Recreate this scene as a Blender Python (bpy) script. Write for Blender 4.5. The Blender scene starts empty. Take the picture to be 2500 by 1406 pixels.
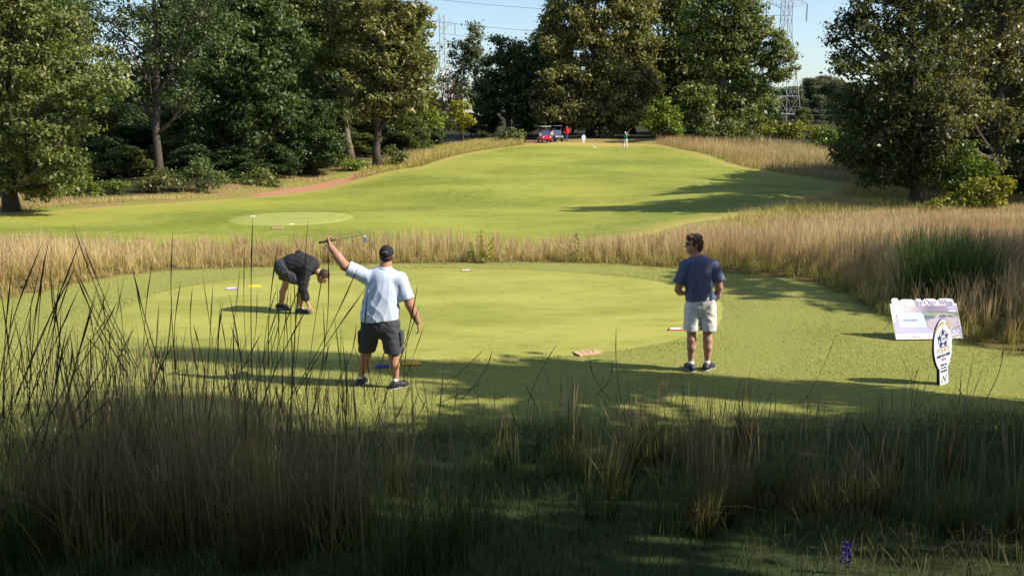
import bpy, bmesh, math, random
import numpy as np
from mathutils import Vector, Matrix
R = math.radians
rng = np.random.default_rng(7)
random.seed(7)
sc = bpy.context.scene
col = sc.collection

# ------------------------------------------------------------------ camera, world, sun, exposure
F = 2080.0; W0 = 2500.0; H0 = 1406.0
PITCH = math.atan(379.0 / F)
HC = 3.15
CT, ST = math.cos(PITCH), math.sin(PITCH)
cam = bpy.data.cameras.new("camera"); camo = bpy.data.objects.new("camera", cam); col.objects.link(camo)
cam.sensor_width = 36; cam.lens = 36 * F / W0; cam.clip_end = 4000; cam.clip_start = 0.05
camo.location = (0, 0, HC); camo.rotation_euler = (R(90) - PITCH, 0, 0)
sc.camera = camo
SUN = Vector((0.97, -0.235, 0.80)).normalized()       # towards the sun
sun_el = math.asin(SUN.z); sun_az = math.atan2(SUN.x, SUN.y)
w = bpy.data.worlds.new("World"); sc.world = w; w.use_nodes = True
nt = w.node_tree; bg = nt.nodes['Background']
sky = nt.nodes.new('ShaderNodeTexSky'); sky.sky_type = 'NISHITA'; sky.sun_disc = False
sky.sun_elevation = sun_el; sky.sun_rotation = sun_az
sky.air_density = 1.0; sky.dust_density = 1.2; sky.ozone_density = 1.7
nt.links.new(sky.outputs[0], bg.inputs[0]); bg.inputs[1].default_value = 0.117
sl = bpy.data.lights.new("sun", 'SUN'); sl.energy = 5.0; sl.angle = R(0.53); sl.color = (1.0, 0.93, 0.80)
so = bpy.data.objects.new("sun", sl); col.objects.link(so)
so.rotation_euler = SUN.to_track_quat('Z', 'Y').to_euler(); so.location = (30, -10, 40)
sc.view_settings.view_transform = 'Standard'; sc.view_settings.look = 'None'
sc.view_settings.gamma = 1; sc.view_settings.exposure = 0.75
sc.render.engine = 'CYCLES'
cy = sc.cycles
cy.max_bounces = 5; cy.diffuse_bounces = 2; cy.glossy_bounces = 2; cy.transmission_bounces = 3
cy.transparent_max_bounces = 6; cy.use_denoising = True; cy.use_adaptive_sampling = True
cy.adaptive_threshold = 0.015; cy.caustics_reflective = False; cy.caustics_refractive = False

# ------------------------------------------------------------------ small helpers
def slope(px, py):
    u = px - W0 / 2; v = py - H0 / 2
    den = F * CT - v * ST
    return u / den, (-F * ST - v * CT) / den
def pt(px, py, d):                       # a point seen at (px, py) that stands d metres down the course
    a, b = slope(px, py); return Vector((a * d, d, HC + b * d))
def onplane(px, py, z=0.0):
    a, b = slope(px, py); d = (z - HC) / b; return (a * d, d)
def mpp(d): return d / F                 # metres per photo pixel at that distance (about)

def tag(o, label=None, cat=None, group=None, kind=None):
    if label: o['label'] = label
    if cat: o['category'] = cat
    if group: o['group'] = group
    if kind: o['kind'] = kind
    return o
def empty(name, loc, rz=0.0):
    o = bpy.data.objects.new(name, None); o.location = loc; o.rotation_euler = (0, 0, rz)
    o.empty_display_size = 0.1; col.objects.link(o); return o
def link(name, me, mat, parent=None, smooth=False):
    o = bpy.data.objects.new(name, me); col.objects.link(o)
    if mat is not None:
        for m in (mat if isinstance(mat, (list, tuple)) else [mat]): me.materials.append(m)
    if parent is not None: o.parent = parent
    if smooth: me.polygons.foreach_set('use_smooth', [True] * len(me.polygons))
    return o
def np_mesh(name, V, Fq, attrs=None):
    """V (n,3), Fq (m,k) constant polygon size; attrs {name:(n,) floats}"""
    me = bpy.data.meshes.new(name)
    V = np.asarray(V, dtype=np.float32); Fq = np.asarray(Fq, dtype=np.int32)
    n, (m, k) = len(V), Fq.shape
    me.vertices.add(n); me.vertices.foreach_set('co', V.ravel())
    me.loops.add(m * k); me.loops.foreach_set('vertex_index', Fq.ravel())
    me.polygons.add(m); me.polygons.foreach_set('loop_start', np.arange(0, m * k, k, dtype=np.int32))
    me.polygons.foreach_set('loop_total', np.full(m, k, dtype=np.int32))
    for a, arr in (attrs or {}).items():
        at = me.attributes.new(a, 'FLOAT', 'POINT'); at.data.foreach_set('value', np.asarray(arr, dtype=np.float32))
    me.update(calc_edges=True)
    return me
def copy_tree(o, parent=None):
    c = o.copy(); col.objects.link(c)
    if parent is not None: c.parent = parent
    for ch in list(o.children): copy_tree(ch, c)
    return c

class MB:
    """collects boxes, tubes and polygons for ONE mesh"""
    def __init__(s): s.V = []; s.F = []
    def add(s, vs, fs):
        b = len(s.V); s.V += [tuple(v) for v in vs]; s.F += [tuple(b + i for i in f) for f in fs]
    def box(s, c, d, M=None):
        x, y, z = d[0] / 2, d[1] / 2, d[2] / 2
        vs = [Vector((sx * x, sy * y, sz * z)) for sz in (-1, 1) for sy in (-1, 1) for sx in (-1, 1)]
        if M is not None: vs = [M @ v for v in vs]
        s.add([v + Vector(c) for v in vs], [(0, 2, 3, 1), (4, 5, 7, 6), (0, 1, 5, 4), (2, 6, 7, 3), (0, 4, 6, 2), (1, 3, 7, 5)])
    def tube(s, pts, rad, n=8, caps=True):
        pts = [Vector(p) for p in pts]
        if not isinstance(rad, (list, tuple)): rad = [rad] * len(pts)
        rings = []; ref = None
        for i, p in enumerate(pts):
            t = (pts[min(i + 1, len(pts) - 1)] - pts[max(i - 1, 0)])
            t = t.normalized() if t.length > 1e-9 else Vector((0, 0, 1))
            if ref is None: ref = Vector((1, 0, 0)) if abs(t.x) < .8 else Vector((0, 1, 0))
            a = (ref - t * ref.dot(t)).normalized(); ref = a; b = t.cross(a)
            rings.append([p + (a * math.cos(2 * math.pi * k / n) + b * math.sin(2 * math.pi * k / n)) * rad[i] for k in range(n)])
        vs = [v for r in rings for v in r]; fs = []
        for i in range(len(pts) - 1):
            for k in range(n):
                k2 = (k + 1) % n; fs.append((i * n + k, i * n + k2, (i + 1) * n + k2, (i + 1) * n + k))
        if caps:
            fs.append(tuple(range(n - 1, -1, -1))); fs.append(tuple((len(pts) - 1) * n + k for k in range(n)))
        s.add(vs, fs)
    def prism(s, poly, z0, z1, f=lambda x, y, z: (x, y, z)):
        n = len(poly); vs = [f(x, y, z0) for x, y in poly] + [f(x, y, z1) for x, y in poly]
        fs = [tuple(range(n - 1, -1, -1)), tuple(range(n, 2 * n))] + [(i, (i + 1) % n, n + (i + 1) % n, n + i) for i in range(n)]
        s.add(vs, fs)
    def build(s, name, mat, parent=None, smooth=False, bevel=0):
        me = bpy.data.meshes.new(name); me.from_pydata(s.V, [], s.F); me.update()
        bm = bmesh.new(); bm.from_mesh(me); bmesh.ops.recalc_face_normals(bm, faces=bm.faces)
        if bevel:
            es = [e for e in bm.edges if len(e.link_faces) == 2 and e.calc_face_angle(0) > .5]
            bmesh.ops.bevel(bm, geom=es, offset=bevel, segments=2, affect='EDGES', profile=.5)
        bm.to_mesh(me); bm.free()
        return link(name, me, mat, parent, smooth)

# ------------------------------------------------------------------ materials
def mat(name, colr, rough=.6, spec=.3, metal=0, noise=None, bump=None, sheen=0):
    """noise=(scale, amount) varies the base colour; bump=(scale, strength, distance)"""
    m = bpy.data.materials.new(name); m.use_nodes = True; t = m.node_tree; b = t.nodes['Principled BSDF']
    b.inputs['Base Color'].default_value = (*colr, 1); b.inputs['Roughness'].default_value = rough
    b.inputs['Specular IOR Level'].default_value = spec; b.inputs['Metallic'].default_value = metal
    if sheen: b.inputs['Sheen Weight'].default_value = sheen
    tc = t.nodes.new('ShaderNodeTexCoord')
    if noise:
        n = t.nodes.new('ShaderNodeTexNoise'); n.inputs['Scale'].default_value = noise[0]; n.inputs['Detail'].default_value = 5
        t.links.new(tc.outputs['Object'], n.inputs['Vector'])
        mx = t.nodes.new('ShaderNodeMix'); mx.data_type = 'RGBA'
        mx.inputs['A'].default_value = (*[c * (1 - noise[1]) for c in colr], 1)
        mx.inputs['B'].default_value = (*[min(1, c * (1 + noise[1])) for c in colr], 1)
        t.links.new(n.outputs['Fac'], mx.inputs['Factor']); t.links.new(mx.outputs['Result'], b.inputs['Base Color'])
    if bump:
        n = t.nodes.new('ShaderNodeTexNoise'); n.inputs['Scale'].default_value = bump[0]; n.inputs['Detail'].default_value = 4
        t.links.new(tc.outputs['Object'], n.inputs['Vector'])
        bu = t.nodes.new('ShaderNodeBump'); bu.inputs['Strength'].default_value = bump[1]; bu.inputs['Distance'].default_value = bump[2]
        t.links.new(n.outputs['Fac'], bu.inputs['Height']); t.links.new(bu.outputs[0], b.inputs['Normal'])
    return m

def ramp_node(t, fac, stops):
    r = t.nodes.new('ShaderNodeValToRGB'); t.links.new(fac, r.inputs[0])
    e = r.color_ramp.elements
    while len(e) < len(stops): e.new(0.5)
    for k, (p, c) in enumerate(stops): e[k].position = p; e[k].color = (*c, 1)
    return r.outputs[0]
def attr_node(t, name):
    a = t.nodes.new('ShaderNodeAttribute'); a.attribute_name = name; return a.outputs['Fac']
def mixc(t, f, a, b, mode='MIX'):
    m = t.nodes.new('ShaderNodeMix'); m.data_type = 'RGBA'; m.blend_type = mode
    for s, v in (('Factor', f), ('A', a), ('B', b)):
        if isinstance(v, (int, float)): m.inputs[s].default_value = v
        elif isinstance(v, tuple): m.inputs[s].default_value = (*v, 1)
        else: t.links.new(v, m.inputs[s])
    return m.outputs['Result']
def mathn(t, op, a, b=None, c=None):
    m = t.nodes.new('ShaderNodeMath'); m.operation = op
    for k, v in enumerate((a, b, c)):
        if v is None: continue
        if isinstance(v, (int, float)): m.inputs[k].default_value = v
        else: t.links.new(v, m.inputs[k])
    return m.outputs[0]
def noise_n(t, scale, detail=4, vec=None, rough=.55, stretch=None):
    tc = t.nodes.new('ShaderNodeTexCoord'); v = vec or tc.outputs['Object']
    if stretch:
        mp = t.nodes.new('ShaderNodeMapping'); mp.inputs['Scale'].default_value = stretch; t.links.new(v, mp.inputs[0]); v = mp.outputs[0]
    n = t.nodes.new('ShaderNodeTexNoise'); n.inputs['Scale'].default_value = scale; n.inputs['Detail'].default_value = detail
    n.inputs['Roughness'].default_value = rough; t.links.new(v, n.inputs['Vector']); return n.outputs['Fac']
def smooth_n(t, v, a, b):
    m = t.nodes.new('ShaderNodeMapRange'); m.interpolation_type = 'SMOOTHSTEP'
    m.inputs['From Min'].default_value = a; m.inputs['From Max'].default_value = b
    t.links.new(v, m.inputs['Value']); return m.outputs['Result']

def leaf_mat(name, c_dark, c_mid, c_light, trans=.35, rough=.45, spec=.35):
    """leaf tint varies from leaf to leaf (attribute 'tint') and along noise patches"""
    m = bpy.data.materials.new(name); m.use_nodes = True; t = m.node_tree; b = t.nodes['Principled BSDF']
    tint = attr_node(t, 'tint')
    c = ramp_node(t, tint, [(0, c_dark), (.5, c_mid), (1, c_light)])
    t.links.new(c, b.inputs['Base Color']); b.inputs['Roughness'].default_value = rough
    b.inputs['Specular IOR Level'].default_value = spec
    tr = t.nodes.new('ShaderNodeBsdfTranslucent')
    tc = mixc(t, 1.0, c, (1.25, 1.15, .45), 'MULTIPLY'); t.links.new(tc, tr.inputs['Color'])
    mx = t.nodes.new('ShaderNodeMixShader'); mx.inputs[0].default_value = trans
    t.links.new(b.outputs[0], mx.inputs[1]); t.links.new(tr.outputs[0], mx.inputs[2])
    t.links.new(mx.outputs[0], t.nodes['Material Output'].inputs['Surface'])
    return m
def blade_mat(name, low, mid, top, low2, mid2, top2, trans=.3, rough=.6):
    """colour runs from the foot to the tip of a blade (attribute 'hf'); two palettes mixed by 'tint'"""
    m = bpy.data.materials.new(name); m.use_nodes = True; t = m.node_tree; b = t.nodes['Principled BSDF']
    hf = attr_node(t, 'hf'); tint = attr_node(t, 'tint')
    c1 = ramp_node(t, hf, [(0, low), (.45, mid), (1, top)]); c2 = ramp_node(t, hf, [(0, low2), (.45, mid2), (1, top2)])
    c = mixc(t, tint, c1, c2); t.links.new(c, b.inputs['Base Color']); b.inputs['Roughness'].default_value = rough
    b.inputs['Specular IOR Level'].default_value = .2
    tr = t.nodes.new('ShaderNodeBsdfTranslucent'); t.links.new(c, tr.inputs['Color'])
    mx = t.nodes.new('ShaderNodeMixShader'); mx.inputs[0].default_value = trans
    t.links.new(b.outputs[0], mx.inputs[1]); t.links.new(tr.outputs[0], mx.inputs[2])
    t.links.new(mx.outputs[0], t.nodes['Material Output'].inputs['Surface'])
    return m

# ------------------------------------------------------------------ terrain
ctrl = []
for px, py, d in [  # fairway hollow and hill, as they rise from the tee
        (1350, 600, 32), (1350, 552, 41), (1350, 500, 52), (1350, 450, 62), (1350, 420, 70), (1350, 390, 79), (1350, 362, 92), (1370, 348, 101),
        (800, 600, 32), (400, 590, 33), (100, 585, 33), (712, 553, 38.9), (712, 518, 45.6), (500, 535, 42), (950, 535, 42),
        (100, 515, 48), (300, 500, 50), (560, 482, 56), (760, 462, 62), (860, 437, 67), (1000, 402, 76), (1100, 372, 85), (1250, 352, 97),
        (1000, 450, 61), (1150, 420, 70), (1550, 352, 101), (1527, 360, 96),
        (1700, 372, 88), (1870, 412, 74), (2050, 442, 64), (1600, 450, 62), (1700, 500, 48), (1600, 545, 39), (1900, 480, 50),
        (2238, 507, 45), (2500, 520, 42), (2100, 560, 34), (2400, 560, 32), (1750, 575, 32), (2500, 600, 26), (2200, 610, 27),
        (1650, 340, 103), (1800, 352, 100), (1900, 350, 100), (2050, 375, 88), (1900, 305, 160), (2100, 330, 130), (1100, 345, 115),
        (920, 405, 74), (850, 385, 79), (380, 430, 62), (100, 470, 62), (0, 500, 50), (600, 420, 72), (750, 390, 85)]:
    p = pt(px, py, d); ctrl.append((p.x, p.y, p.z))
for x in (-14, -8, -3, 2, 7, 12):
    for y in (10, 13, 16.5, 20): ctrl.append((x, y, 0))
for x in (-40, -25, 18, 26): ctrl += [(x, 10, .1), (x, 18, .0)]
for x in (-30, -16, -8, -3, 0, 3, 8, 16, 30):
    for y, z in ((-40, 1.6), (-12, 1.6), (0, 1.55), (2.4, 1.25), (4.3, .72), (6.5, .27), (8.4, .04)): ctrl.append((x, y, z))
for x, y, z in ((-60, 40, -1), (-80, 70, -.5), (-70, 110, 1.5), (-30, 110, 2), (0, 140, 3), (40, 130, 3), (80, 90, 2), (60, 60, .5), (50, 35, 0), (70, 10, .5),
                (-60, 5, 1), (0, 300, 9), (-150, 300, 8), (150, 300, 9), (200, 100, 5), (-200, 100, 3), (-30, 270, 8), (300, -60, 3), (-300, -60, 3), (-400, 600, 12), (400, 600, 12), (0, 700, 12)):
    ctrl.append((x, y, z))
C = np.array(ctrl, dtype=float)
def _U(r2): return r2 * np.log(r2 + 1e-9) * .5
def _fit():
    n = len(C); X = C[:, :2] / 50
    K = _U(((X[:, None] - X[None]) ** 2).sum(-1)) + np.eye(n) * 1e-4
    P = np.c_[np.ones(n), X]; A = np.zeros((n + 3, n + 3)); A[:n, :n] = K; A[:n, n:] = P; A[n:, :n] = P.T
    return X, np.linalg.solve(A, np.r_[C[:, 2], 0, 0, 0])
TX, TW = _fit()
T1C = (-1.6, 15.7, 5.6, 4.15)            # the tee: centre, half width, half depth
_p = onplane(712, 535, pt(712, 535, 42).z)
T2C = (pt(712, 535, 42).x, 42.1, 2.95, 3.3); T2Z = pt(712, 535, 42).z
def sd_ell(x, y, c, e=2.2):
    q = (np.abs((x - c[0]) / c[2]) ** e + np.abs((y - c[1]) / c[3]) ** e) ** (1 / e)
    return (q - 1) * min(c[2], c[3])
def sstep(v, a, b):
    t = np.clip((v - a) / (b - a), 0, 1); return t * t * (3 - 2 * t)
def H(x, y):
    x = np.asarray(x, dtype=float); y = np.asarray(y, dtype=float); sh = x.shape
    q = np.stack([x.ravel(), y.ravel()], -1) / 50; out = np.empty(len(q))
    for i in range(0, len(q), 40000):
        s = q[i:i + 40000]; K = _U(((s[:, None] - TX[None]) ** 2).sum(-1))
        out[i:i + 40000] = K @ TW[:-3] + TW[-3] + s @ TW[-2:]
    z = out.reshape(sh)
    k = sstep(sd_ell(x, y, (-1.2, 14.8, 9.5, 5.9)), 1.2, -.2)        # the tee stands dead level
    z = z * (1 - k)
    k2 = sstep(sd_ell(x, y, T2C), 2.2, .2); z = z * (1 - k2) + T2Z * k2
    a = (sstep(y, 24, 40)) * .12 + sstep(-y, -8, -3) * .05
    z = z + a * (np.sin(x * .31 + 1.3 * np.sin(y * .17)) * np.cos(y * .27 + x * .11)) * (1 - k2)
    return z
def Hs(x, y): return float(H(np.array([x]), np.array([y]))[0])
def hit(px, py, d0=3.0, d1=400.0):
    """where the line of sight through a photo pixel meets the ground"""
    a, b = slope(px, py); ds = np.geomspace(d0, d1, 1400); g = H(a * ds, ds) - (HC + b * ds)
    i = np.argmax(g > 0) if (g > 0).any() else len(ds) - 1
    return float(a * ds[i]), float(ds[i])
def ground(x, y): return Vector((x, y, Hs(x, y)))

def in_poly(x, y, P):
    r = np.zeros(x.shape, bool); n = len(P)
    for i in range(n):
        x1, y1 = P[i]; x2, y2 = P[(i + 1) % n]
        c = ((y1 > y) != (y2 > y)) & (x < (x2 - x1) * (y - y1) / ((y2 - y1) + 1e-12) + x1); r ^= c
    return r
def sd_poly(x, y, P):
    d = np.full(x.shape, 1e9); n = len(P)
    for i in range(n):
        a = np.array(P[i]); b = np.array(P[(i + 1) % n]); ab = b - a
        t = np.clip(((x - a[0]) * ab[0] + (y - a[1]) * ab[1]) / (ab @ ab + 1e-12), 0, 1)
        d = np.minimum(d, np.hypot(x - a[0] - t * ab[0], y - a[1] - t * ab[1]))
    return np.where(in_poly(x, y, P), -d, d)
def smooth_poly(P, k=2):
    for _ in range(k):
        Q = []
        for i in range(len(P)):
            a = P[i]; b = P[(i + 1) % len(P)]
            Q += [(a[0] * .75 + b[0] * .25, a[1] * .75 + b[1] * .25), (a[0] * .25 + b[0] * .75, a[1] * .25 + b[1] * .75)]
        P = Q
    return P

# fescue band behind the tee, widening into the field at the big oak
inner = [onplane(px, py) for px, py in ((-500, 790), (-200, 765), (0, 732), (150, 704), (300, 672), (430, 660), (700, 652), (900, 646), (1250, 641), (1500, 645), (1750, 664), (1950, 684), (2050, 712), (2120, 760), (2380, 842), (2500, 868), (2700, 905))]
outer = [hit(px, py, 22) for px, py in ((2350, 530), (2238, 528), (2080, 532), (1900, 548), (1700, 572), (1600, 588))] + [(4.4, 25.0), (0, 24.0), (-5, 23.8), (-9, 23.6), (-16, 23.4), (-22, 23.0)]
FESCUE = inner + [(30, 14), (34, 36), (26, 43)] + outer
# fairway outline
fw = [hit(px, py, 22) for px, py in ((-700, 640), (-500, 540), (0, 522), (200, 508), (420, 497), (600, 484), (840, 447), (960, 417), (1080, 388), (1180, 366), (1290, 352), (1400, 347), (1560, 348), (1660, 362), (1760, 392), (1880, 420), (2080, 446), (2040, 480), (1860, 512), (1660, 552), (1500, 590), (1100, 625), (500, 625), (0, 625))]
FAIR = smooth_poly(fw, 2)
path_pts = [hit(px, py, 30) for px, py in ((600, 480), (700, 472), (835, 440), (910, 418), (800, 441), (700, 462))]
# the cart track: two stretches of red dirt
PATH = [tuple(hit(px, py, 30)) for px, py in ((605, 476), (700, 462), (835, 437), (930, 408), (1040, 374), (1060, 378), (950, 412), (845, 447), (730, 473), (640, 484))]
PATH = smooth_poly(PATH, 2)
PATH2 = smooth_poly([tuple(hit(px, py, 30)) for px, py in ((1140, 352), (1300, 344), (1370, 344), (1330, 350), (1230, 355), (1150, 362))], 2)

def axis(lo, hi, f0, fine, grow):
    v = [f0]; s = fine
    while v[-1] < hi: v.append(v[-1] + s); s *= grow
    u = [f0]; s = fine
    while u[-1] > lo: u.append(u[-1] - s); s *= grow
    return np.array(sorted(set(u[1:] + v)))
xs = np.unique(np.round(np.r_[np.linspace(-16, 16, 108), axis(-420, 420, 0, 1.2, 1.0)[::1], ], 3)) if False else np.unique(np.r_[-np.geomspace(20, 500, 60), np.linspace(-20, 20, 130), np.geomspace(20, 500, 60)])
ys = np.unique(np.r_[np.linspace(-60, 2, 16), np.linspace(2, 26, 90), np.linspace(26, 125, 170), np.geomspace(125, 800, 40)])
GX, GY = np.meshgrid(xs, ys); GZ = H(GX, GY)
sdf_f = sd_poly(GX.ravel(), GY.ravel(), FAIR).reshape(GX.shape)
sdf_r = sd_poly(GX.ravel(), GY.ravel(), FESCUE).reshape(GX.shape)
sdf_p = np.minimum(sd_poly(GX.ravel(), GY.ravel(), PATH), sd_poly(GX.ravel(), GY.ravel(), PATH2)).reshape(GX.shape)
sdf_t = sd_ell(GX, GY, T1C)
nx, ny = len(xs), len(ys)
V = np.stack([GX.ravel(), GY.ravel(), (GZ - .10 * sstep(-sdf_f, .6, 2.0) - .03 * sstep(-sdf_t, .2, .6) ).ravel()], -1)
ii, jj = np.meshgrid(np.arange(nx - 1), np.arange(ny - 1)); a = (jj * nx + ii).ravel()
quads = np.stack([a, a + 1, a + nx + 1, a + nx], -1)
me = np_mesh("ground", V, quads, {'sdr': sdf_r.ravel(), 'sdp': sdf_p.ravel(), 'sdf': sdf_f.ravel()})

gm = bpy.data.materials.new("rough_ground"); gm.use_nodes = True; t = gm.node_tree; b = t.nodes['Principled BSDF']
n1 = noise_n(t, .55, 5); n2 = noise_n(t, 9, 5, rough=.7); n3 = noise_n(t, .12, 3)
turf = mixc(t, n2, (.17, .18, .035), (.36, .35, .10)); turf = mixc(t, n1, turf, (.19, .20, .05))
straw = mixc(t, n2, (.16, .10, .045), (.36, .25, .11)); straw = mixc(t, smooth_n(t, n1, .42, .62), straw, (.20, .22, .045))
dirt = mixc(t, n2, (.30, .13, .075), (.42, .22, .14))
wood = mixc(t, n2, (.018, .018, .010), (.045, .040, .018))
geo = t.nodes.new('ShaderNodeNewGeometry'); sep = t.nodes.new('ShaderNodeSeparateXYZ'); t.links.new(geo.outputs['Position'], sep.inputs[0])
nearf = smooth_n(t, sep.outputs['Y'], 20, 26)
sdr = attr_node(t, 'sdr'); sdp = attr_node(t, 'sdp'); sdff = attr_node(t, 'sdf')
turf = mixc(t, smooth_n(t, mathn(t, 'ADD', sep.outputs['Y'], mathn(t, 'MULTIPLY', n1, -2.5)), 8.4, 7.0), turf, mixc(t, n2, (.025, .032, .011), (.055, .070, .023)))  # soil under the long grass, its colour darkened further to deepen the tree shade
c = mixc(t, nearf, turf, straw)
inf = smooth_n(t, mathn(t, 'ADD', sdr, mathn(t, 'MULTIPLY', n1, .6)), .4, .1)
c = mixc(t, inf, c, mixc(t, n2, (.09, .065, .022), (.22, .17, .06)))
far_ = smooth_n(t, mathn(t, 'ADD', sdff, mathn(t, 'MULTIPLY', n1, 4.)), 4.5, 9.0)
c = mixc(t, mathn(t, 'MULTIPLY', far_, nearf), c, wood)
pm = smooth_n(t, mathn(t, 'ADD', sdp, mathn(t, 'MULTIPLY', n1, .8)), .55, .25)
c = mixc(t, pm, c, dirt)
t.links.new(c, b.inputs['Base Color']); b.inputs['Roughness'].default_value = .9; b.inputs['Specular IOR Level'].default_value = .1
bu = t.nodes.new('ShaderNodeBump'); bu.inputs['Strength'].default_value = .7; bu.inputs['Distance'].default_value = .05
t.links.new(noise_n(t, 14, 6, rough=.7), bu.inputs['Height']); t.links.new(bu.outputs[0], b.inputs['Normal'])
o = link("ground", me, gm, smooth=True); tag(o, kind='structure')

# fairway sheet
def sheet(name, poly_sd, x0, x1, y0, y1, sx, sy, lift, m, edge=.0, attrs=None):
    xs = np.arange(x0, x1 + sx, sx); ys = np.arange(y0, y1 + sy, sy); X, Y = np.meshgrid(xs, ys)
    sd = poly_sd(X.ravel(), Y.ravel()).reshape(X.shape)
    Z = H(X, Y) + lift
    nx = len(xs); ii, jj = np.meshgrid(np.arange(nx - 1), np.arange(len(ys) - 1)); a = (jj * nx + ii).ravel()
    q = np.stack([a, a + 1, a + nx + 1, a + nx], -1); s = sd.ravel()
    q = q[(s[q] < edge).any(1)]
    use = np.unique(q); mp = -np.ones(X.size, int); mp[use] = np.arange(len(use))
    V = np.stack([X.ravel(), Y.ravel(), Z.ravel()], -1)[use]
    sdu = s[use]; V[:, 2] -= sstep(sdu, -.25, .5) * (lift + .10)       # the edge dips into the rough
    me = np_mesh(name, V, mp[q], {'sd': sdu})
    o = link(name, me, m, smooth=True); tag(o, kind='structure'); return o
fm = bpy.data.materials.new("fairway_turf"); fm.use_nodes = True; t = fm.node_tree; b = t.nodes['Principled BSDF']
n1 = noise_n(t, .16, 5, rough=.6, stretch=(.55, 1, 1)); n2 = noise_n(t, 2.2, 6, rough=.75, stretch=(1, .5, 1)); n3 = noise_n(t, 14, 5, rough=.75, stretch=(1, .4, 1)); n4 = noise_n(t, .05, 3)
c = mixc(t, smooth_n(t, n1, .36, .66), (.140, .170, .020), (.265, .270, .046))
c = mixc(t, mathn(t, 'MULTIPLY', smooth_n(t, n2, .40, .70), .55), c, (.30, .305, .070))
c = mixc(t, mathn(t, 'MULTIPLY', smooth_n(t, n3, .46, .70), .8), c, (.100, .150, .022))
c = mixc(t, mathn(t, 'MULTIPLY', smooth_n(t, n4, .46, .60), .45), c, (.31, .30, .05))
n5 = noise_n(t, .55, 5, rough=.7, stretch=(.5, 1.4, 1)); c = mixc(t, mathn(t, 'MULTIPLY', smooth_n(t, n5, .50, .66), .5), c, (.135, .155, .026))
sdn = attr_node(t, 'sd'); edge = smooth_n(t, mathn(t, 'ADD', sdn, mathn(t, 'MULTIPLY', n2, 1.5)), -1.6, .6)
c = mixc(t, mathn(t, 'MULTIPLY', edge, .75), c, (.33, .27, .075))
geo = t.nodes.new('ShaderNodeNewGeometry'); sep = t.nodes.new('ShaderNodeSeparateXYZ'); t.links.new(geo.outputs['Position'], sep.inputs[0])
top = mathn(t, 'MULTIPLY', smooth_n(t, mathn(t, 'ADD', sep.outputs['Y'], mathn(t, 'MULTIPLY', n2, 8.)), 97, 104), .8)
c = mixc(t, top, c, (.36, .27, .085))
t.links.new(c, b.inputs['Base Color']); b.inputs['Roughness'].default_value = .85; b.inputs['Specular IOR Level'].default_value = .15
bu = t.nodes.new('ShaderNodeBump'); bu.inputs['Strength'].default_value = .6; bu.inputs['Distance'].default_value = .06
t.links.new(noise_n(t, 5, 6, rough=.75), bu.inputs['Height']); t.links.new(bu.outputs[0], b.inputs['Normal'])
fx = [p[0] for p in FAIR]; fy = [p[1] for p in FAIR]
sheet("fairway", lambda X, Y: sd_poly(X, Y, FAIR), max(-60, min(fx)), max(fx) + 1, min(fy) - 1, max(fy) + 1, .45, .45, .02, fm, edge=.6)

# the two mown tees
def tee_mat(name, ca, cb, cc):
    m = bpy.data.materials.new(name); m.use_nodes = True; t = m.node_tree; b = t.nodes['Principled BSDF']
    n1 = noise_n(t, .45, 4, rough=.6, stretch=(.6, 1.3, 1)); n2 = noise_n(t, 3.5, 5, rough=.7, stretch=(.5, 1.2, 1)); n3 = noise_n(t, 60, 4, rough=.8)
    c = mixc(t, smooth_n(t, n1, .35, .65), ca, cb); c = mixc(t, mathn(t, 'MULTIPLY', n2, .5), c, cc)
    sp = noise_n(t, 7, 6, rough=.85, stretch=(.55, 1.5, 1)); sp2 = noise_n(t, .6, 3)
    k = mathn(t, 'MULTIPLY', smooth_n(t, sp, .58, .64), smooth_n(t, sp2, .40, .56))
    c = mixc(t, mathn(t, 'MULTIPLY', k, .85), c, (.09, .095, .02))
    c = mixc(t, mathn(t, 'MULTIPLY', smooth_n(t, noise_n(t, 1.6, 5, rough=.75, stretch=(.6, 1.4, 1)), .50, .68), .5), c, (.17, .19, .035))
    c = mixc(t, mathn(t, 'MULTIPLY', n3, .30), c, (.17, .19, .03))
    t.links.new(c, b.inputs['Base Color']); b.inputs['Roughness'].default_value = .85; b.inputs['Specular IOR Level'].default_value = .15
    bu = t.nodes.new('ShaderNodeBump'); bu.inputs['Strength'].default_value = .9; bu.inputs['Distance'].default_value = .02
    t.links.new(noise_n(t, 45, 5, rough=.8), bu.inputs['Height']); t.links.new(bu.outputs[0], b.inputs['Normal'])
    return m
def tee(name, c, z, m):
    n = 96; me = bpy.data.meshes.new(name); vs = [(c[0], c[1], z)]; e = 2.2
    for r in (.25, .5, .75, .97, 1.0):
        for k in range(n):
            a = 2 * math.pi * k / n; ca, sa = math.cos(a), math.sin(a)
            f = (abs(ca) ** e + abs(sa) ** e) ** (-1 / e) * r * (1 + .008 * math.sin(5 * a) + .006 * math.sin(11 * a + 1) + .003 * math.sin(37 * a))
            vs.append((c[0] + c[2] * ca * f, c[1] + c[3] * sa * f, z - (.03 if r == 1 else 0)))
    fs = [(0, 1 + k, 1 + (k + 1) % n) for k in range(n)]
    for q in range(4):
        for k in range(n): fs.append((1 + q * n + k, 1 + (q + 1) * n + k, 1 + (q + 1) * n + (k + 1) % n, 1 + q * n + (k + 1) % n))
    me.from_pydata(vs, [], fs); me.update(); o = link(name, me, m, smooth=True); tag(o, kind='structure'); return o
tee("tee_ground", T1C, .012, tee_mat("tee_turf", (.235, .250, .042), (.38, .365, .082), (.43, .405, .12)))
tee("tee_ground", T2C, T2Z + .04, tee_mat("front_tee_turf", (.26, .285, .065), (.315, .33, .085), (.38, .385, .13)))
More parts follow.
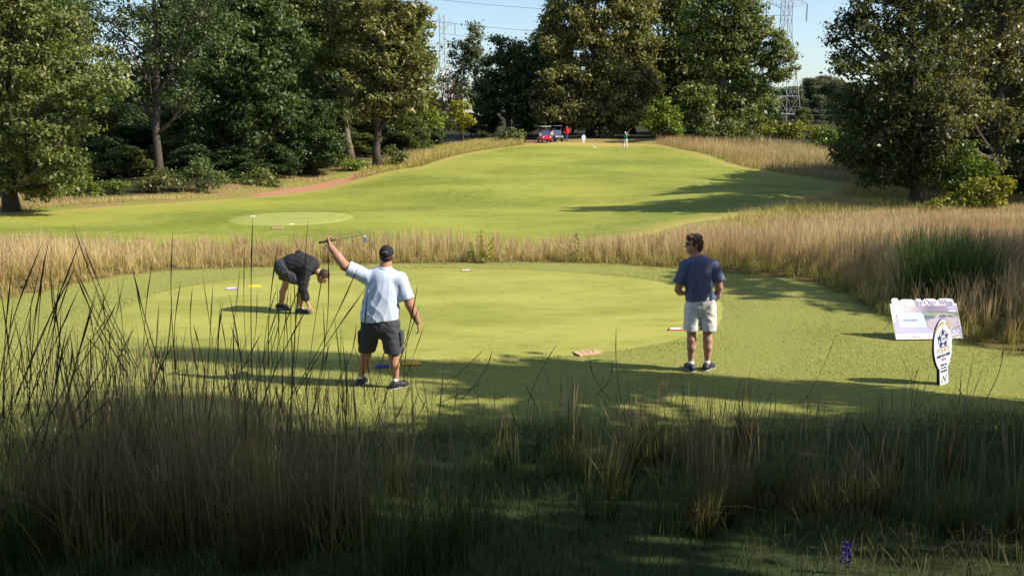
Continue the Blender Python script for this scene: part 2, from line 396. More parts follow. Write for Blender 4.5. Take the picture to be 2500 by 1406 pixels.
# ------------------------------------------------------------------ grass blades
def blades(name, m, x, y, h, wd, lean=.2, segs=3, tint=None, bend=.35, z=None, dirx=None, seed=0, parent=None, head=0.0, spread=None):
    """ONE mesh of ribbons. head>0 thickens the top third into a seed head"""
    g = np.random.default_rng(seed); n = len(x); z = H(x, y) if z is None else z
    az = g.uniform(0, 2 * np.pi, n); la = g.uniform(0, 2 * np.pi, n) if dirx is None else dirx + g.normal(0, .7, n)
    ln = np.abs(g.normal(0, lean, n)) if spread is None else spread
    tint = g.uniform(0, 1, n) if tint is None else tint
    k = segs + 1; ts = np.linspace(0, 1, k)
    V = np.zeros((n, k, 2, 3), np.float32); hf = np.zeros((n, k, 2), np.float32)
    for i, s in enumerate(ts):
        off = ln * (s * (1 - bend) + bend * s * s) * h
        cx = x + np.cos(la) * off; cy = y + np.sin(la) * off; cz = z - .01 + h * s * np.sqrt(np.maximum(.15, 1 - (ln * s) ** 2 * .5))
        w = wd * (1 - .85 * s ** 1.6) * .5
        if head > 0: w = w + wd * head * np.exp(-((s - .86) / .10) ** 2) * .5
        V[:, i, 0] = np.stack([cx - np.cos(az) * w, cy - np.sin(az) * w, cz], -1)
        V[:, i, 1] = np.stack([cx + np.cos(az) * w, cy + np.sin(az) * w, cz], -1); hf[:, i] = s
    base = (np.arange(n) * k * 2)[:, None, None]; i = np.arange(segs)[None, :, None]
    q = base + i * 2 + np.array([0, 1, 3, 2])[None, None]
    me = np_mesh(name, V.reshape(-1, 3), q.reshape(-1, 4), {'hf': hf.ravel(), 'tint': np.repeat(tint, k * 2)})
    return link(name, me, m, parent)
def scatter(poly, dens, seed, clump=0.0, cs=.5):
    g = np.random.default_rng(seed); P = np.array(poly); x0, y0 = P.min(0); x1, y1 = P.max(0)
    n = int((x1 - x0) * (y1 - y0) * dens); x = g.uniform(x0, x1, n); y = g.uniform(y0, y1, n)
    k = in_poly(x, y, poly); x, y = x[k], y[k]
    if clump > 0:
        cx = np.round(x / cs + g.normal(0, .001, len(x))) * cs; cy = np.round(y / cs) * cs
        hsh = np.modf(np.sin(cx * 127.1 + cy * 311.7) * 43758.5)[0]; hs2 = np.modf(np.sin(cx * 269.5 + cy * 183.3) * 43758.5)[0]
        x = x + (cx + hsh * cs * .4 - x) * clump; y = y + (cy + hs2 * cs * .4 - y) * clump
    return x, y
def patch(x, y, s, seed=0):
    """soft value noise 0..1 for where things are taller, redder, denser"""
    g = np.random.default_rng(seed); o = np.zeros(len(x))
    for k in range(6):
        a = g.uniform(0, 6.28); f = s * g.uniform(.6, 2.2); o += np.sin((x * math.cos(a) + y * math.sin(a)) * f + g.uniform(0, 6.28))
    return np.clip(.5 + o / 5.5, 0, 1)

m_fescue = blade_mat("fescue_straw", (.34, .30, .08), (.52, .41, .16), (.67, .50, .28), (.18, .18, .045), (.36, .26, .10), (.44, .27, .17), trans=.35)
m_fescue_green = blade_mat("fescue_base", (.16, .18, .03), (.34, .34, .06), (.46, .42, .11), (.24, .19, .06), (.48, .38, .14), (.56, .42, .20), trans=.35)
m_rough = blade_mat("rough_turf", (.13, .14, .025), (.31, .33, .06), (.52, .51, .15), (.17, .16, .04), (.44, .41, .12), (.70, .64, .30), trans=.3)
m_shade = blade_mat("long_grass", (.022, .036, .010), (.052, .085, .018), (.13, .155, .036), (.065, .052, .02), (.21, .17, .06), (.42, .33, .17), trans=.3)  # greens set darker so the colour itself deepens the tree shade
m_reed = blade_mat("reed_stem", (.10, .10, .03), (.19, .16, .06), (.17, .11, .06), (.12, .11, .04), (.38, .30, .15), (.40, .28, .18), trans=.15)

# mown collar round the tee
x, y = scatter([(-12.5, 8.6), (10.5, 8.6), (13, 14), (9, 21), (-13, 21)], 780, 3)
sr = sd_poly(x, y, FESCUE); st = sd_ell(x, y, T1C)
keep = (sr > -.15) & (st > .03 - .10 * rng.uniform(0, 1, len(x)) ** 3); x, y, st = x[keep], y[keep], st[keep]
tall = patch(x, y, 1.6, 5); hh = (.017 + .024 * tall) * (1 + .5 * sstep(-y, -10.5, -8.8)) * rng.uniform(.6, 1.3, len(x)) * (1 + .7 * np.exp(-(st / .10) ** 2))
o = blades("rough_grass", m_rough, x, y, hh, (.0095 + 0 * x), lean=.8, segs=2, tint=np.clip(patch(x, y, .9, 9) * .7 + rng.uniform(-.2, .5, len(x)), 0, 1), seed=4)
tag(o, "short green turf growing round the mown tee", "grass", kind='stuff')

# tall fescue band
x, y = scatter(FESCUE, 260, 11, clump=.62, cs=.42)
ok = (np.abs(x) < .62 * y + 3); x, y = x[ok], y[ok]
far = sstep(y, 24, 40); thin = rng.uniform(0, 1, len(x)) > far * .45; x, y, far = x[thin], y[thin], far[thin]
sr = sd_poly(x, y, FESCUE); kk = sr < -.02 - .45 * patch(x, y, 3.5, 23); x, y, far, sr = x[kk], y[kk], far[kk], sr[kk]; tl = patch(x, y, .9, 21); tl2 = patch(x, y, 3.2, 22)
hh = (.40 + .27 * tl + .20 * tl2) * rng.uniform(.55, 1.15, len(x)) * (.55 + .45 * sstep(-sr, .0, 1.0)) * (1 + .5 * sstep(x, 3, 9) * sstep(-y, -29, -21)) * (1 - .25 * far)
tt = np.clip(.05 + .9 * patch(x, y, .7, 33) + rng.uniform(-.4, .4, len(x)), 0, 1)
o = blades("fescue", m_fescue, x, y, hh, .009 * (1 + 1.1 * far), lean=.24, segs=4, tint=tt, seed=12, head=.9, bend=.5, spread=np.abs(rng.normal(0, .22, len(x))) * np.where(rng.uniform(0, 1, len(x)) < .12, 3.2, 1))
tag(o, "tall straw coloured fescue behind the tee, pinkish at the tips", "grass", kind='stuff')
# greener leaves at the feet of the fescue
x, y = scatter(FESCUE, 190, 14, clump=.6, cs=.6)
sr = sd_poly(x, y, FESCUE); ok = (np.abs(x) < .62 * y + 3) & (rng.uniform(0, 1, len(x)) < .25 + .75 * sstep(sr, -3.5, 0)) & (y < 40); x, y, sr = x[ok], y[ok], sr[ok]
x += rng.normal(0, .09, len(x)); y += rng.normal(0, .09, len(y))
gr = sstep(x, -1, 8)
hh = (.16 + .34 * patch(x, y, 1.1, 44) * (.35 + .65 * gr)) * rng.uniform(.5, 1.3, len(x))
o = blades("fescue_tufts", m_fescue_green, x, y, hh, .011 + 0 * x, lean=.55, segs=3, tint=np.clip(1.05 - gr * .8 + rng.uniform(-.3, .2, len(x)), 0, 1), seed=15)
tag(o, "leafy green and straw tufts at the foot of the fescue", "grass", kind='stuff')

SLOPE = [hit(px, py, 22) for px, py in ((1540, 592), (1700, 558), (1860, 518), (2045, 482), (2075, 450), (2200, 440), (2400, 470), (2560, 510), (2560, 560), (2240, 540), (2080, 545), (1900, 560), (1700, 584))]
x, y = scatter(SLOPE, 75, 31)
o = blades("slope_grass", m_fescue_green, x, y, (.16 + .42 * patch(x, y, .5, 32)) * rng.uniform(.5, 1.3, len(x)), .020 + 0 * x, lean=.5, segs=3, seed=33, tint=np.clip(.35 + .6 * patch(x, y, .35, 34) + rng.uniform(-.2, .2, len(x)), 0, 1), bend=.5)
tag(o, "green and straw grass on the slope before the field oaks", "grass", kind='stuff')
# dry grass on the shoulder of the hill and along the far wood
RIDGE = [hit(px, py, 40) for px, py in ((1600, 352), (1700, 372), (1790, 402), (1890, 421), (2090, 446), (2200, 430), (2110, 385), (1900, 352), (1700, 338), (1600, 338))]
x, y = scatter(RIDGE, 26, 51)
o = blades("fescue", m_fescue, x, y, (.55 + .35 * patch(x, y, .4, 5)) * rng.uniform(.6, 1.2, len(x)), .035 + 0 * x, lean=.3, segs=2, seed=52, tint=np.clip(.2 + .6 * patch(x, y, .3, 6), 0, 1))
tag(o, "dry pinkish fescue on the shoulder of the hill", "grass", kind='stuff')
LEDGE = [hit(px, py, 40) for px, py in ((0, 516), (200, 503), (420, 490), (610, 476), (830, 436), (700, 440), (560, 462), (430, 476), (300, 486), (200, 470), (60, 478), (-100, 500))]
x, y = scatter(LEDGE, 60, 61)
o = blades("dry_grass", m_fescue, x, y, (.18 + .35 * patch(x, y, .5, 5) ** 2) * rng.uniform(.6, 1.2, len(x)), .022 + 0 * x, lean=.5, segs=2, seed=62, tint=np.clip(.0 + .6 * patch(x, y, .3, 6), 0, 1))
tag(o, "low dry grass along the foot of the dark wood", "grass", kind='stuff')
BANK = [hit(px, py, 40) for px, py in ((850, 444), (960, 418), (1080, 390), (1180, 368), (1280, 353), (1260, 340), (1160, 346), (1060, 364), (960, 392), (880, 420))]
x, y = scatter(BANK, 60, 71)
o = blades("weeds", m_fescue_green, x, y, (.35 + .45 * patch(x, y, .45, 5)) * rng.uniform(.5, 1.2, len(x)), .035 + 0 * x, lean=.5, segs=2, seed=72, tint=np.clip(.1 + .8 * patch(x, y, .4, 16), 0, 1))
tag(o, "green and tan weeds on the bank beside the hill", "grass", kind='stuff')

# shaded long grass between the camera and the tee
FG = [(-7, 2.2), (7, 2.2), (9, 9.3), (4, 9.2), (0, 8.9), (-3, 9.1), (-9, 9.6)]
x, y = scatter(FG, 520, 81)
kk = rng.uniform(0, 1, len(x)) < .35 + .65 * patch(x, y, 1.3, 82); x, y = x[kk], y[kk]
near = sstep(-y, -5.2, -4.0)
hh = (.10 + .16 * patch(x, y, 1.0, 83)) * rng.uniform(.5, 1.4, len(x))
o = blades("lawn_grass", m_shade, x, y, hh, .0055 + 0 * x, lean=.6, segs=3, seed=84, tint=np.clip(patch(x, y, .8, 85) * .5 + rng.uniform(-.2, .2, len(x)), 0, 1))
tag(o, "uncut green grass in tree shade before the tee", "grass", kind='stuff')

def clump_pts(cs, g):
    X = []; Y = []; 
    for (cx, cy_, r, n) in cs:
        a = g.uniform(0, 6.28, n); q = r * np.sqrt(g.uniform(0, 1, n)); X.append(cx + q * np.cos(a)); Y.append(cy_ + q * np.sin(a))
    return np.concatenate(X), np.concatenate(Y)
g = np.random.default_rng(91); cs = []
for _ in range(110):                                      # a broad belt of bunch grass
    cx = g.uniform(-6.0, 6.4); cyy = g.uniform(5.2, 8.0)
    if (-1.3 < cx < .2 and g.uniform() < .5) or (cx > 3 and g.uniform() < .45) or (cx < .2 and cyy > 7.2 and g.uniform() < .6): continue
    cs.append((cx, cyy, g.uniform(.08, .24), int(g.uniform(40, 190))))
for _ in range(38):
    cs.append((g.uniform(-4.2, -.2), g.uniform(4.0, 5.6), g.uniform(.10, .24), int(g.uniform(35, 110))))
x, y = clump_pts(cs, g); tl = patch(x, y, 1.1, 92)
hh = (.42 + .45 * tl) * g.uniform(.5, 1.15, len(x)) * (1 - .25 * sstep(x, 2.5, 6))
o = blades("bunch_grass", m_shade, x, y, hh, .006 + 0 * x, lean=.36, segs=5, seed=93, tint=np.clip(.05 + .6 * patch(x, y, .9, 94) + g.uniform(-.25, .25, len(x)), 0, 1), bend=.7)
tag(o, "tall shaded bunch grass, green at the foot and tan above", "grass", kind='stuff')
x, y = clump_pts([(c[0], c[1], c[2] * 1.2, max(6, c[3] // 7)) for c in cs], g)
hh = (.75 + .4 * patch(x, y, 1.1, 92)) * g.uniform(.7, 1.15, len(x)) * (1 - .25 * sstep(x, 2.5, 6)) * (1 + .15 * sstep(-x, 0, 2.5))
o = blades("grass_stalks", m_reed, x, y, hh, .0048 + 0 * x, lean=.16, segs=6, seed=95, tint=g.uniform(0, 1, len(x)), bend=.5, head=1.3)
tag(o, "thin seed stalks standing above the bunch grass", "grass", kind='stuff')

# tall dark reeds close to the camera
mb = MB()
def reed(bx, by, tx, ty, d, d2=None, r=.0034, bow=0.02):
    a = pt(bx, by, d); b_ = pt(tx, ty, d2 or d); n = 9; ps = []; rs = []
    side = Vector((random.uniform(-1, 1), random.uniform(-1, 1), 0)) * bow * random.choice([1, 1.5, 2.2])
    for i in range(n + 1):
        s = i / n; ps.append(a.lerp(b_, s) + side * math.sin(math.pi * s)); q = r * (1 - .62 * s)
        if s > .45: q += r * .95 * math.exp(-((s - .80) / .11) ** 2) * (1.0 + .25 * math.sin(s * 40))
        rs.append(q if i < n else .0004)
    mb.tube(ps, rs, n=4)
for bx, by, tx, ty, d in [(-10, 1000, 105, 590, 3.3), (10, 1010, 30, 650, 3.6), (70, 1010, 118, 588, 3.2), (40, 960, 195, 590, 3.1), (60, 1010, 185, 640, 3.5), (330, 900, 178, 548, 3.4), (335, 890, 195, 575, 3.6),
        (90, 1000, 145, 680, 3.6), (140, 1010, 182, 790, 3.7), (240, 950, 215, 740, 3.9), (260, 930, 250, 700, 4.0), (430, 885, 422, 568, 3.8), (395, 880, 322, 650, 3.9), (360, 1000, 375, 620, 3.9), (300, 900, 230, 700, 4.1),
        (345, 1100, 420, 720, 4.2), (180, 900, 290, 730, 3.8), (500, 1000, 520, 690, 4.3), (535, 900, 545, 735, 4.4), (615, 905, 617, 528, 4.4), (655, 900, 680, 590, 4.5), (700, 1050, 752, 530, 4.2), (770, 950, 800, 588, 4.6),
        (700, 960, 880, 640, 4.3), (690, 950, 705, 700, 4.6), (640, 1000, 735, 690, 4.5), (620, 990, 690, 720, 4.6), (760, 1000, 788, 740, 4.7), (820, 930, 870, 790, 4.9), (600, 1060, 560, 720, 4.5), (960, 900, 1020, 690, 5.0), (985, 930, 1015, 720, 5.0),
        (20, 1100, 0, 700, 3.0), (120, 1100, 240, 690, 3.3), (60, 1200, 150, 745, 3.0), (480, 900, 470, 700, 4.4), (1060, 960, 1185, 850, 5.4), (560, 960, 640, 810, 4.4), (190, 1080, 120, 620, 3.6),
        (1060, 1330, 1400, 1000, 4.3), (1560, 1406, 1750, 1180, 4.4), (1380, 1406, 1600, 1240, 4.3), (1590, 1406, 1720, 1235, 4.5), (880, 1406, 1060, 1200, 4.2), (0, 1250, 270, 870, 3.2), (0, 1300, 120, 1000, 3.1), (740, 1210, 840, 1406, 4.1)]:
    for k in range(2 if ty < 1000 else 1):
        j = 0 if k == 0 else 26
        reed(bx + random.uniform(-j, j), by + random.uniform(-5, 25), tx + random.uniform(-j, j) * .8, ty + (0 if k == 0 else random.uniform(20, 120)), d, d + random.uniform(-.15, .25), r=random.uniform(.0019, .0031))
for _ in range(120):
    bx = random.uniform(-60, 1000) if random.random() < .8 else random.uniform(900, 2500); d = random.uniform(3.6, 5.6); by = random.uniform(960, 1200); hgt = random.uniform(150, 330) * (1 if bx < 900 else .55)
    reed(bx, by, bx + random.uniform(-60, 90), by - hgt, d, d + random.uniform(-.3, .3), r=random.uniform(.0014, .0026))
for p in range(len(mb.V)):
    pass
rm = mat("dark_reed", (.105, .085, .042), .7, .15, noise=(30, .5))
o = mb.build("reeds", rm, smooth=True); tag(o, "tall dark reed stalks with spear shaped seed heads", "grass", kind='stuff')
# ------------------------------------------------------------------ trees
bark = mat("bark", (.16, .125, .095), .9, .1, noise=(6, .45), bump=(14, .8, .05))
bark_dark = mat("dark_bark", (.075, .062, .05), .9, .1, noise=(6, .45), bump=(14, .8, .05))
L = {
 'oak': leaf_mat("oak_leaf", (.045, .065, .016), (.115, .150, .035), (.25, .26, .095), spec=.35),
 'dark': leaf_mat("dark_leaf", (.024, .046, .016), (.058, .092, .028), (.15, .19, .07), spec=.35),
 'bronze': leaf_mat("bronze_leaf", (.055, .070, .020), (.135, .148, .042), (.28, .26, .10), spec=.35),
 'yellow': leaf_mat("yellow_leaf", (.13, .15, .012), (.27, .27, .025), (.42, .36, .06)),
 'bright': leaf_mat("fresh_leaf", (.06, .10, .012), (.14, .20, .02), (.27, .32, .05)),
 'silver': leaf_mat("silver_leaf", (.04, .055, .015), (.11, .125, .04), (.29, .28, .145), spec=.35),
 'rust': leaf_mat("rust_leaf", (.12, .05, .02), (.24, .11, .05), (.35, .20, .09)),
 'far': leaf_mat("far_leaf", (.06, .075, .035), (.11, .125, .06), (.18, .19, .10)),
}
LS, LP = 1.08, 3.1          # leaf size and leaf count, for every tree
def leaf_cloud(name, m, subs, size, seed, per, parent, tint_bias=0.0, droop=0.0):
    """subs (k,4): clump centre and radius. Each clump gets leaves about its shell, each leaf one folded rhombus"""
    size *= LS; per *= LP / LS ** 2; g = np.random.default_rng(seed); subs = np.asarray(subs); k = len(subs)
    cnt = np.maximum(4, (per * subs[:, 3] ** 2).astype(int)); idx = np.repeat(np.arange(k), cnt); n = len(idx)
    d = g.normal(0, 1, (n, 3)); d /= np.linalg.norm(d, axis=1)[:, None]
    r = subs[idx, 3] * .86 * (g.uniform(0, 1, n) ** .45) * g.choice([1, 1, 1, 1, 1.6], n)
    P = subs[idx, :3] + d * r[:, None] * np.array([1.15, 1.15, .75])
    nrm = d * .55 + g.normal(0, .55, (n, 3)) + np.array([0, 0, .45]); nrm /= np.linalg.norm(nrm, axis=1)[:, None]
    u = np.cross(nrm, g.normal(0, 1, (n, 3))); u /= np.linalg.norm(u, axis=1)[:, None]; v = np.cross(nrm, u)
    s = size * g.uniform(.55, 1.35, n)[:, None]
    V = np.stack([P - u * s * .62, P + v * s * .34 + nrm * s * .10, P + u * s * .62 - np.array([0, 0, 1]) * s * .15, P - v * s * .34 + nrm * s * .10], 1)
    sub_t = g.normal(0, .16, k); tint = np.clip(.42 + tint_bias + sub_t[idx] + g.normal(0, .20, n), 0, .88)
    me = np_mesh(name, V.reshape(-1, 3), np.arange(4 * n).reshape(-1, 4), {'tint': np.repeat(tint, 4)})
    return link(name, me, m, parent)
def subs_in(blob, g, k, rs):
    """clump centres spread near the outside of an ellipsoid"""
    c = np.array(blob[:3]); R3 = np.array(blob[3:6])
    d = g.normal(0, 1, (k, 3)); d /= np.linalg.norm(d, axis=1)[:, None]; q = g.uniform(.15, 1, k) ** .5
    q = q * (1 + .16 * np.sin(d[:, 0] * 5 + c[0]) + .14 * np.sin(d[:, 2] * 7 + c[2]))
    P = c + d * q[:, None] * R3
    return np.c_[P, rs * g.uniform(.6, 1.35, k)]
def limb(mb, a, b_, r0, r1, g, n=6, wob=.06, seg=6):
    a = Vector(a); b_ = Vector(b_); L_ = (b_ - a).length; ps = []; rs = []
    o1 = Vector(g.normal(0, wob * L_, 3)); o1.z *= .4
    for i in range(n + 1):
        s = i / n; p = a.lerp(b_, s) + o1 * math.sin(math.pi * s) + Vector((0, 0, -.10 * L_ * math.sin(math.pi * s))); ps.append(p); rs.append(r0 + (r1 - r0) * s)
    mb.tube(ps, rs, n=seg); return ps
def tree(name, label, cat, base, blobs, leaf, size=.2, per=70, sub_r=.55, trunk_r=.25, seed=1, top=None, group=None, fill=1.0, bark_m=None, lean=(0, 0), bare=0, tint=0.0, trunk_h=None, fork=.35):
    """base: foot on the ground; blobs: crown masses (x, y, z, rx, ry, rz) in metres from the foot"""
    g = np.random.default_rng(seed); root = empty(name, base); tag(root, label, cat, group)
    S = []
    for bl in blobs:
        area = (bl[3] * bl[5] + bl[3] * bl[4] + bl[4] * bl[5]) / 3; k = int(max(5, 4.1 * fill * area / (sub_r ** 2)))
        S.append(subs_in(bl, g, k, sub_r))
    S = np.concatenate(S)
    if size < .23: size *= .85; per *= 1.3
    leaf_cloud("crown", L[leaf], S, size, seed + 1, per, root, tint)
    mb = MB(); zt = max(b[2] + b[5] * .5 for b in blobs); th = trunk_h or zt
    cx = np.average([b[0] for b in blobs], weights=[b[3] for b in blobs]); cyy = np.average([b[1] for b in blobs], weights=[b[3] for b in blobs])
    nseg = 9; tp = []
    for i in range(nseg + 1):
        s = i / nseg; tp.append(Vector((cx * s ** 1.6 + lean[0] * s + g.normal(0, .02 * th * .3), cyy * s ** 1.6 + lean[1] * s, -.2 + (th + .2) * s)))
    mb.tube(tp, [trunk_r * (1.35 if i == 0 else 1) * (1 - .82 * (i / nseg)) for i in range(nseg + 1)], n=9)
    for bl in blobs:
        c = Vector(bl[:3]); f = min(.8, max(fork * .6, (c.z - max(bl[5], bl[3]) * .9) / th)); i = int(f * nseg); a = tp[i]
        r = trunk_r * (1 - .82 * i / nseg) * .6
        ps = limb(mb, a, c, r, r * .4, g)
        for _ in range(3 + bare):
            dd = Vector(g.normal(0, 1, 3)).normalized(); e = c + Vector((dd.x * bl[3], dd.y * bl[4], abs(dd.z) * bl[5])) * .85
            limb(mb, ps[random.randint(2, 5)], e, r * .38, r * .08, g, n=4, wob=.05, seg=4)
    mb.build("trunk", bark_m or bark_dark, root, smooth=True)
    return root
def blob_px(lst, base, d, dj=0.55, g=None):
    """crown masses read off the photograph at distance d: (px, py, rx_px, ry_px[, dy]) -> metres from the foot"""
    out = []
    for q in lst:
        px, py, rx, ry = q[:4]; dy = q[4] if len(q) > 4 else 0
        p = pt(px, py, d + dy); k = mpp(d + dy); out.append((p.x - base[0], p.y - base[1], p.z - base[2], rx * k, (rx + ry) * .5 * k * dj * 1.3, ry * k))
    return out
def ptree(name, label, cat, bpx, bpy_, d, lst, leaf, **kw):
    a, _ = slope(bpx, bpy_); x = a * d; base = ground(x, d)
    return tree(name, label, cat, base, blob_px(lst, base, d), leaf, **kw)

# --- the wood on the near left
ptree("oak_tree", "broad sunlit green oak at the near end of the wood, branches hanging low", "tree", 20, 500, 47,
      [(40, 60, 130, 110), (10, 200, 120, 90, -2), (130, 90, 90, 80, -1), (215, 180, 85, 60, -2), (255, 215, 60, 50, -3), (140, 210, 80, 50, -3), (60, 330, 120, 70, -2), (150, 345, 70, 60, -3), (40, 420, 110, 60, -1), (160, 415, 60, 50, -2), (110, 450, 60, 45, 0), (-60, 300, 100, 160), (60, -60, 130, 90), (-80, 60, 110, 140), (-20, 120, 60, 60, 2)],
      'oak', size=.21, per=62, sub_r=.55, trunk_r=.38, seed=11, tint=.22)
ptree("ash_tree", "tall thin leaved tree with a bare fan of branches, dark trunk leaning", "tree", 388, 418, 60,
      [(400, 40, 150, 90, 1), (300, 110, 90, 70, -1), (480, 120, 90, 80), (390, 170, 110, 60, 1), (240, 30, 80, 60), (520, 20, 80, 60), (400, -70, 170, 70), (330, 210, 70, 45, 1), (500, 30, 80, 90), (250, 110, 70, 70), (460, 220, 60, 50)],
      'dark', size=.20, per=26, sub_r=.7, trunk_r=.30, seed=12, bare=9, tint=.25, fork=.5, fill=.7)
ptree("maple_tree", "dense dark tree between the fan branched tree and the pale trunk", "tree", 600, 430, 65,
      [(560, 100, 110, 90), (640, 40, 100, 80), (540, 220, 100, 80, 1), (640, 190, 90, 90, -1), (600, 290, 100, 70), (690, 120, 80, 70), (590, -30, 130, 70), (520, 320, 70, 50), (680, 270, 60, 60)],
      'dark', size=.24, per=48, sub_r=.7, trunk_r=.35, seed=13, tint=.15)
ptree("oak_tree", "green oak with a pale trunk standing above the red dirt track", "tree", 852, 388, 78,
      [(800, 90, 95, 80), (770, 150, 70, 50, -2), (850, 30, 100, 60), (870, 150, 70, 60), (760, 20, 90, 70), (840, 260, 50, 40, -1), (740, 200, 50, 40), (800, -40, 120, 60), (800, 320, 45, 35)],
      'oak', size=.27, per=40, sub_r=.75, trunk_r=.42, seed=14, bark_m=bark, fork=.35, fill=.8, tint=.05)
ptree("oak_tree", "tall oak with brownish leaves and dark trunk at the end of the dirt track", "tree", 922, 407, 73,
      [(930, 90, 100, 90), (990, 60, 60, 60), (870, 60, 60, 60, 1), (960, 190, 90, 60), (1010, 150, 50, 45), (900, 200, 70, 60, -1), (930, 270, 80, 40), (1000, 250, 50, 35), (900, 0, 110, 60), (1015, 30, 32, 36)],
      'bronze', size=.26, per=44, sub_r=.7, trunk_r=.36, seed=15, fork=.4, tint=.12)
ptree("yellowing_tree", "small yellow green tree at the end of the near wood, over the weedy bank", "tree", 1010, 345, 88,
      [(1010, 270, 60, 28), (1050, 300, 45, 26), (960, 290, 45, 30)], 'bright', size=.28, per=36, sub_r=.7, trunk_r=.14, seed=16, tint=.25)
ptree("yellowing_tree", "slim tree with the yellowest leaves beside the rust coloured tree", "tree", 1130, 345, 98,
      [(1128, 280, 30, 26), (1110, 305, 26, 16), (1145, 300, 20, 14), (1122, 255, 16, 14)], 'yellow', size=.27, per=40, sub_r=.6, trunk_r=.12, seed=17)
ptree("rusty_tree", "half bare rust coloured tree against the sky beside the near wood", "tree", 1085, 340, 120,
      [(1080, 200, 34, 30), (1095, 245, 40, 28), (1070, 255, 30, 24)], 'rust', size=.26, per=13, sub_r=.9, trunk_r=.14, seed=18, bare=5)
ptree("poplar_tree", "pale loose crowned tree standing in the gap of sky", "tree", 1165, 335, 135,
      [(1150, 105, 38, 38), (1135, 150, 34, 30), (1165, 170, 40, 36), (1150, 220, 45, 36), (1180, 250, 36, 36), (1125, 200, 22, 18)],
      'far', size=.36, per=24, sub_r=1.1, trunk_r=.28, seed=19)
ptree("oak_tree", "dark round topped oak between the pale tree and the big bronze oak", "tree", 1240, 335, 116,
      [(1240, 115, 40, 40), (1230, 170, 55, 45), (1270, 180, 45, 50), (1240, 240, 70, 50), (1200, 220, 36, 40), (1275, 260, 50, 40)],
      'dark', size=.34, per=42, sub_r=1.05, trunk_r=.35, seed=20)
ptree("oak_tree", "biggest bronze green oak on the hill, above the carts and white sign", "tree", 1440, 338, 114,
      [(1380, 40, 70, 60), (1460, 20, 90, 70), (1350, 110, 55, 60), (1430, 120, 100, 60), (1520, 110, 70, 70), (1390, 190, 90, 60), (1490, 200, 90, 60, -1), (1550, 180, 45, 60), (1380, 260, 80, 50, -2), (1470, 275, 90, 50, -2), (1540, 265, 50, 50, -1), (1575, 220, 40, 50), (1570, 130, 40, 60), (1560, 30, 50, 60), (1340, 240, 40, 50), (1430, -50, 120, 50)],
      'bronze', size=.34, per=40, sub_r=1.05, trunk_r=.55, seed=21, tint=.24)
ptree("oak_tree", "green oak with bare inner limbs just behind the swinging golfer", "tree", 1600, 330, 122,
      [(1600, 30, 80, 50), (1660, 60, 60, 50), (1640, 120, 60, 40), (1590, 180, 50, 50), (1650, 220, 50, 40), (1620, 270, 60, 40), (1640, -10, 80, 40), (1560, 60, 50, 60), (1570, 130, 50, 50), (1690, 130, 40, 60), (1690, 20, 50, 60), (1700, 210, 40, 50), (1550, 0, 50, 60)],
      'oak', size=.36, per=32, sub_r=1.1, trunk_r=.42, tint=.2, seed=22, bare=2, fill=.85)
ptree("oak_tree", "wide spreading oak with a dark open trunk beside the tall pylon", "tree", 1745, 335, 108,
      [(1770, 40, 80, 50), (1840, 60, 60, 50), (1730, 90, 60, 45), (1870, 110, 55, 40), (1800, 130, 70, 40), (1900, 160, 42, 38), (1740, 160, 55, 36), (1830, 190, 60, 34), (1790, 230, 70, 44), (1850, 240, 45, 40), (1910, 120, 24, 30), (1800, 0, 70, 40), (1720, 40, 50, 60), (1700, 110, 40, 50), (1760, 90, 60, 50)],
      'oak', size=.32, per=36, sub_r=.95, trunk_r=.6, seed=23, tint=.2, fill=.9, bare=2)
ptree("oak_tree", "lower green oak filling the wood between two hilltop oaks", "tree", 1700, 335, 106,
      [(1700, 270, 60, 46), (1760, 300, 55, 36), (1820, 300, 50, 36), (1700, 230, 45, 30)], 'oak', size=.32, per=40, sub_r=.9, trunk_r=.25, seed=24, tint=.1)
ptree("bush", "bright green bush glowing in the sun behind the golfer on the hill", "bush", 1620, 332, 103,
      [(1610, 270, 30, 28), (1635, 295, 32, 28), (1605, 305, 30, 26), (1650, 315, 24, 18)], 'bright', size=.26, per=46, sub_r=.7, trunk_r=.12, seed=25, tint=.1)
# --- the near oak on the right and its neighbours
ptree("oak_tree", "large dark oak with silvery leaf undersides at the edge of the field", "tree", 2238, 508, 45,
      [(2160, 60, 90, 80), (2070, 90, 55, 50, 1), (2050, 130, 40, 40, 1), (2250, 70, 110, 90), (2120, 170, 90, 70, -1), (2230, 190, 110, 80, -2), (2080, 250, 70, 60), (2160, 290, 90, 60, -1), (2260, 300, 90, 70, -2), (2120, 350, 70, 50, -1), (2080, 380, 50, 36), (2190, 380, 80, 45, -1), (2290, 390, 60, 50, -1), (2200, -30, 140, 80), (2330, 200, 80, 80), (2150, 430, 50, 30)],
      'silver', size=.19, per=64, sub_r=.52, trunk_r=.42, seed=31, tint=-.12)
ptree("oak_tree", "tall oak with pale sunlit leaves beside the dark silvery oak", "tree", 2420, 505, 46,
      [(2400, 60, 90, 100), (2460, 180, 80, 80), (2360, 150, 70, 80, -1), (2350, 260, 60, 70, -3), (2440, 300, 80, 60, -1), (2320, 320, 45, 50, -4), (2480, 60, 90, 110), (2420, -50, 130, 70), (2530, 250, 80, 110), (2400, 380, 70, 40, -1), (2480, 400, 60, 50)],
      'silver', size=.19, per=58, sub_r=.52, trunk_r=.36, seed=32, tint=.20)
ptree("locust_tree", "young feathery green tree spreading between the two field oaks", "tree", 2340, 508, 42,
      [(2340, 380, 50, 40), (2390, 420, 50, 34), (2310, 440, 40, 30), (2360, 460, 50, 30)], 'bright', size=.15, per=80, sub_r=.42, trunk_r=.10, seed=33, tint=-.25)
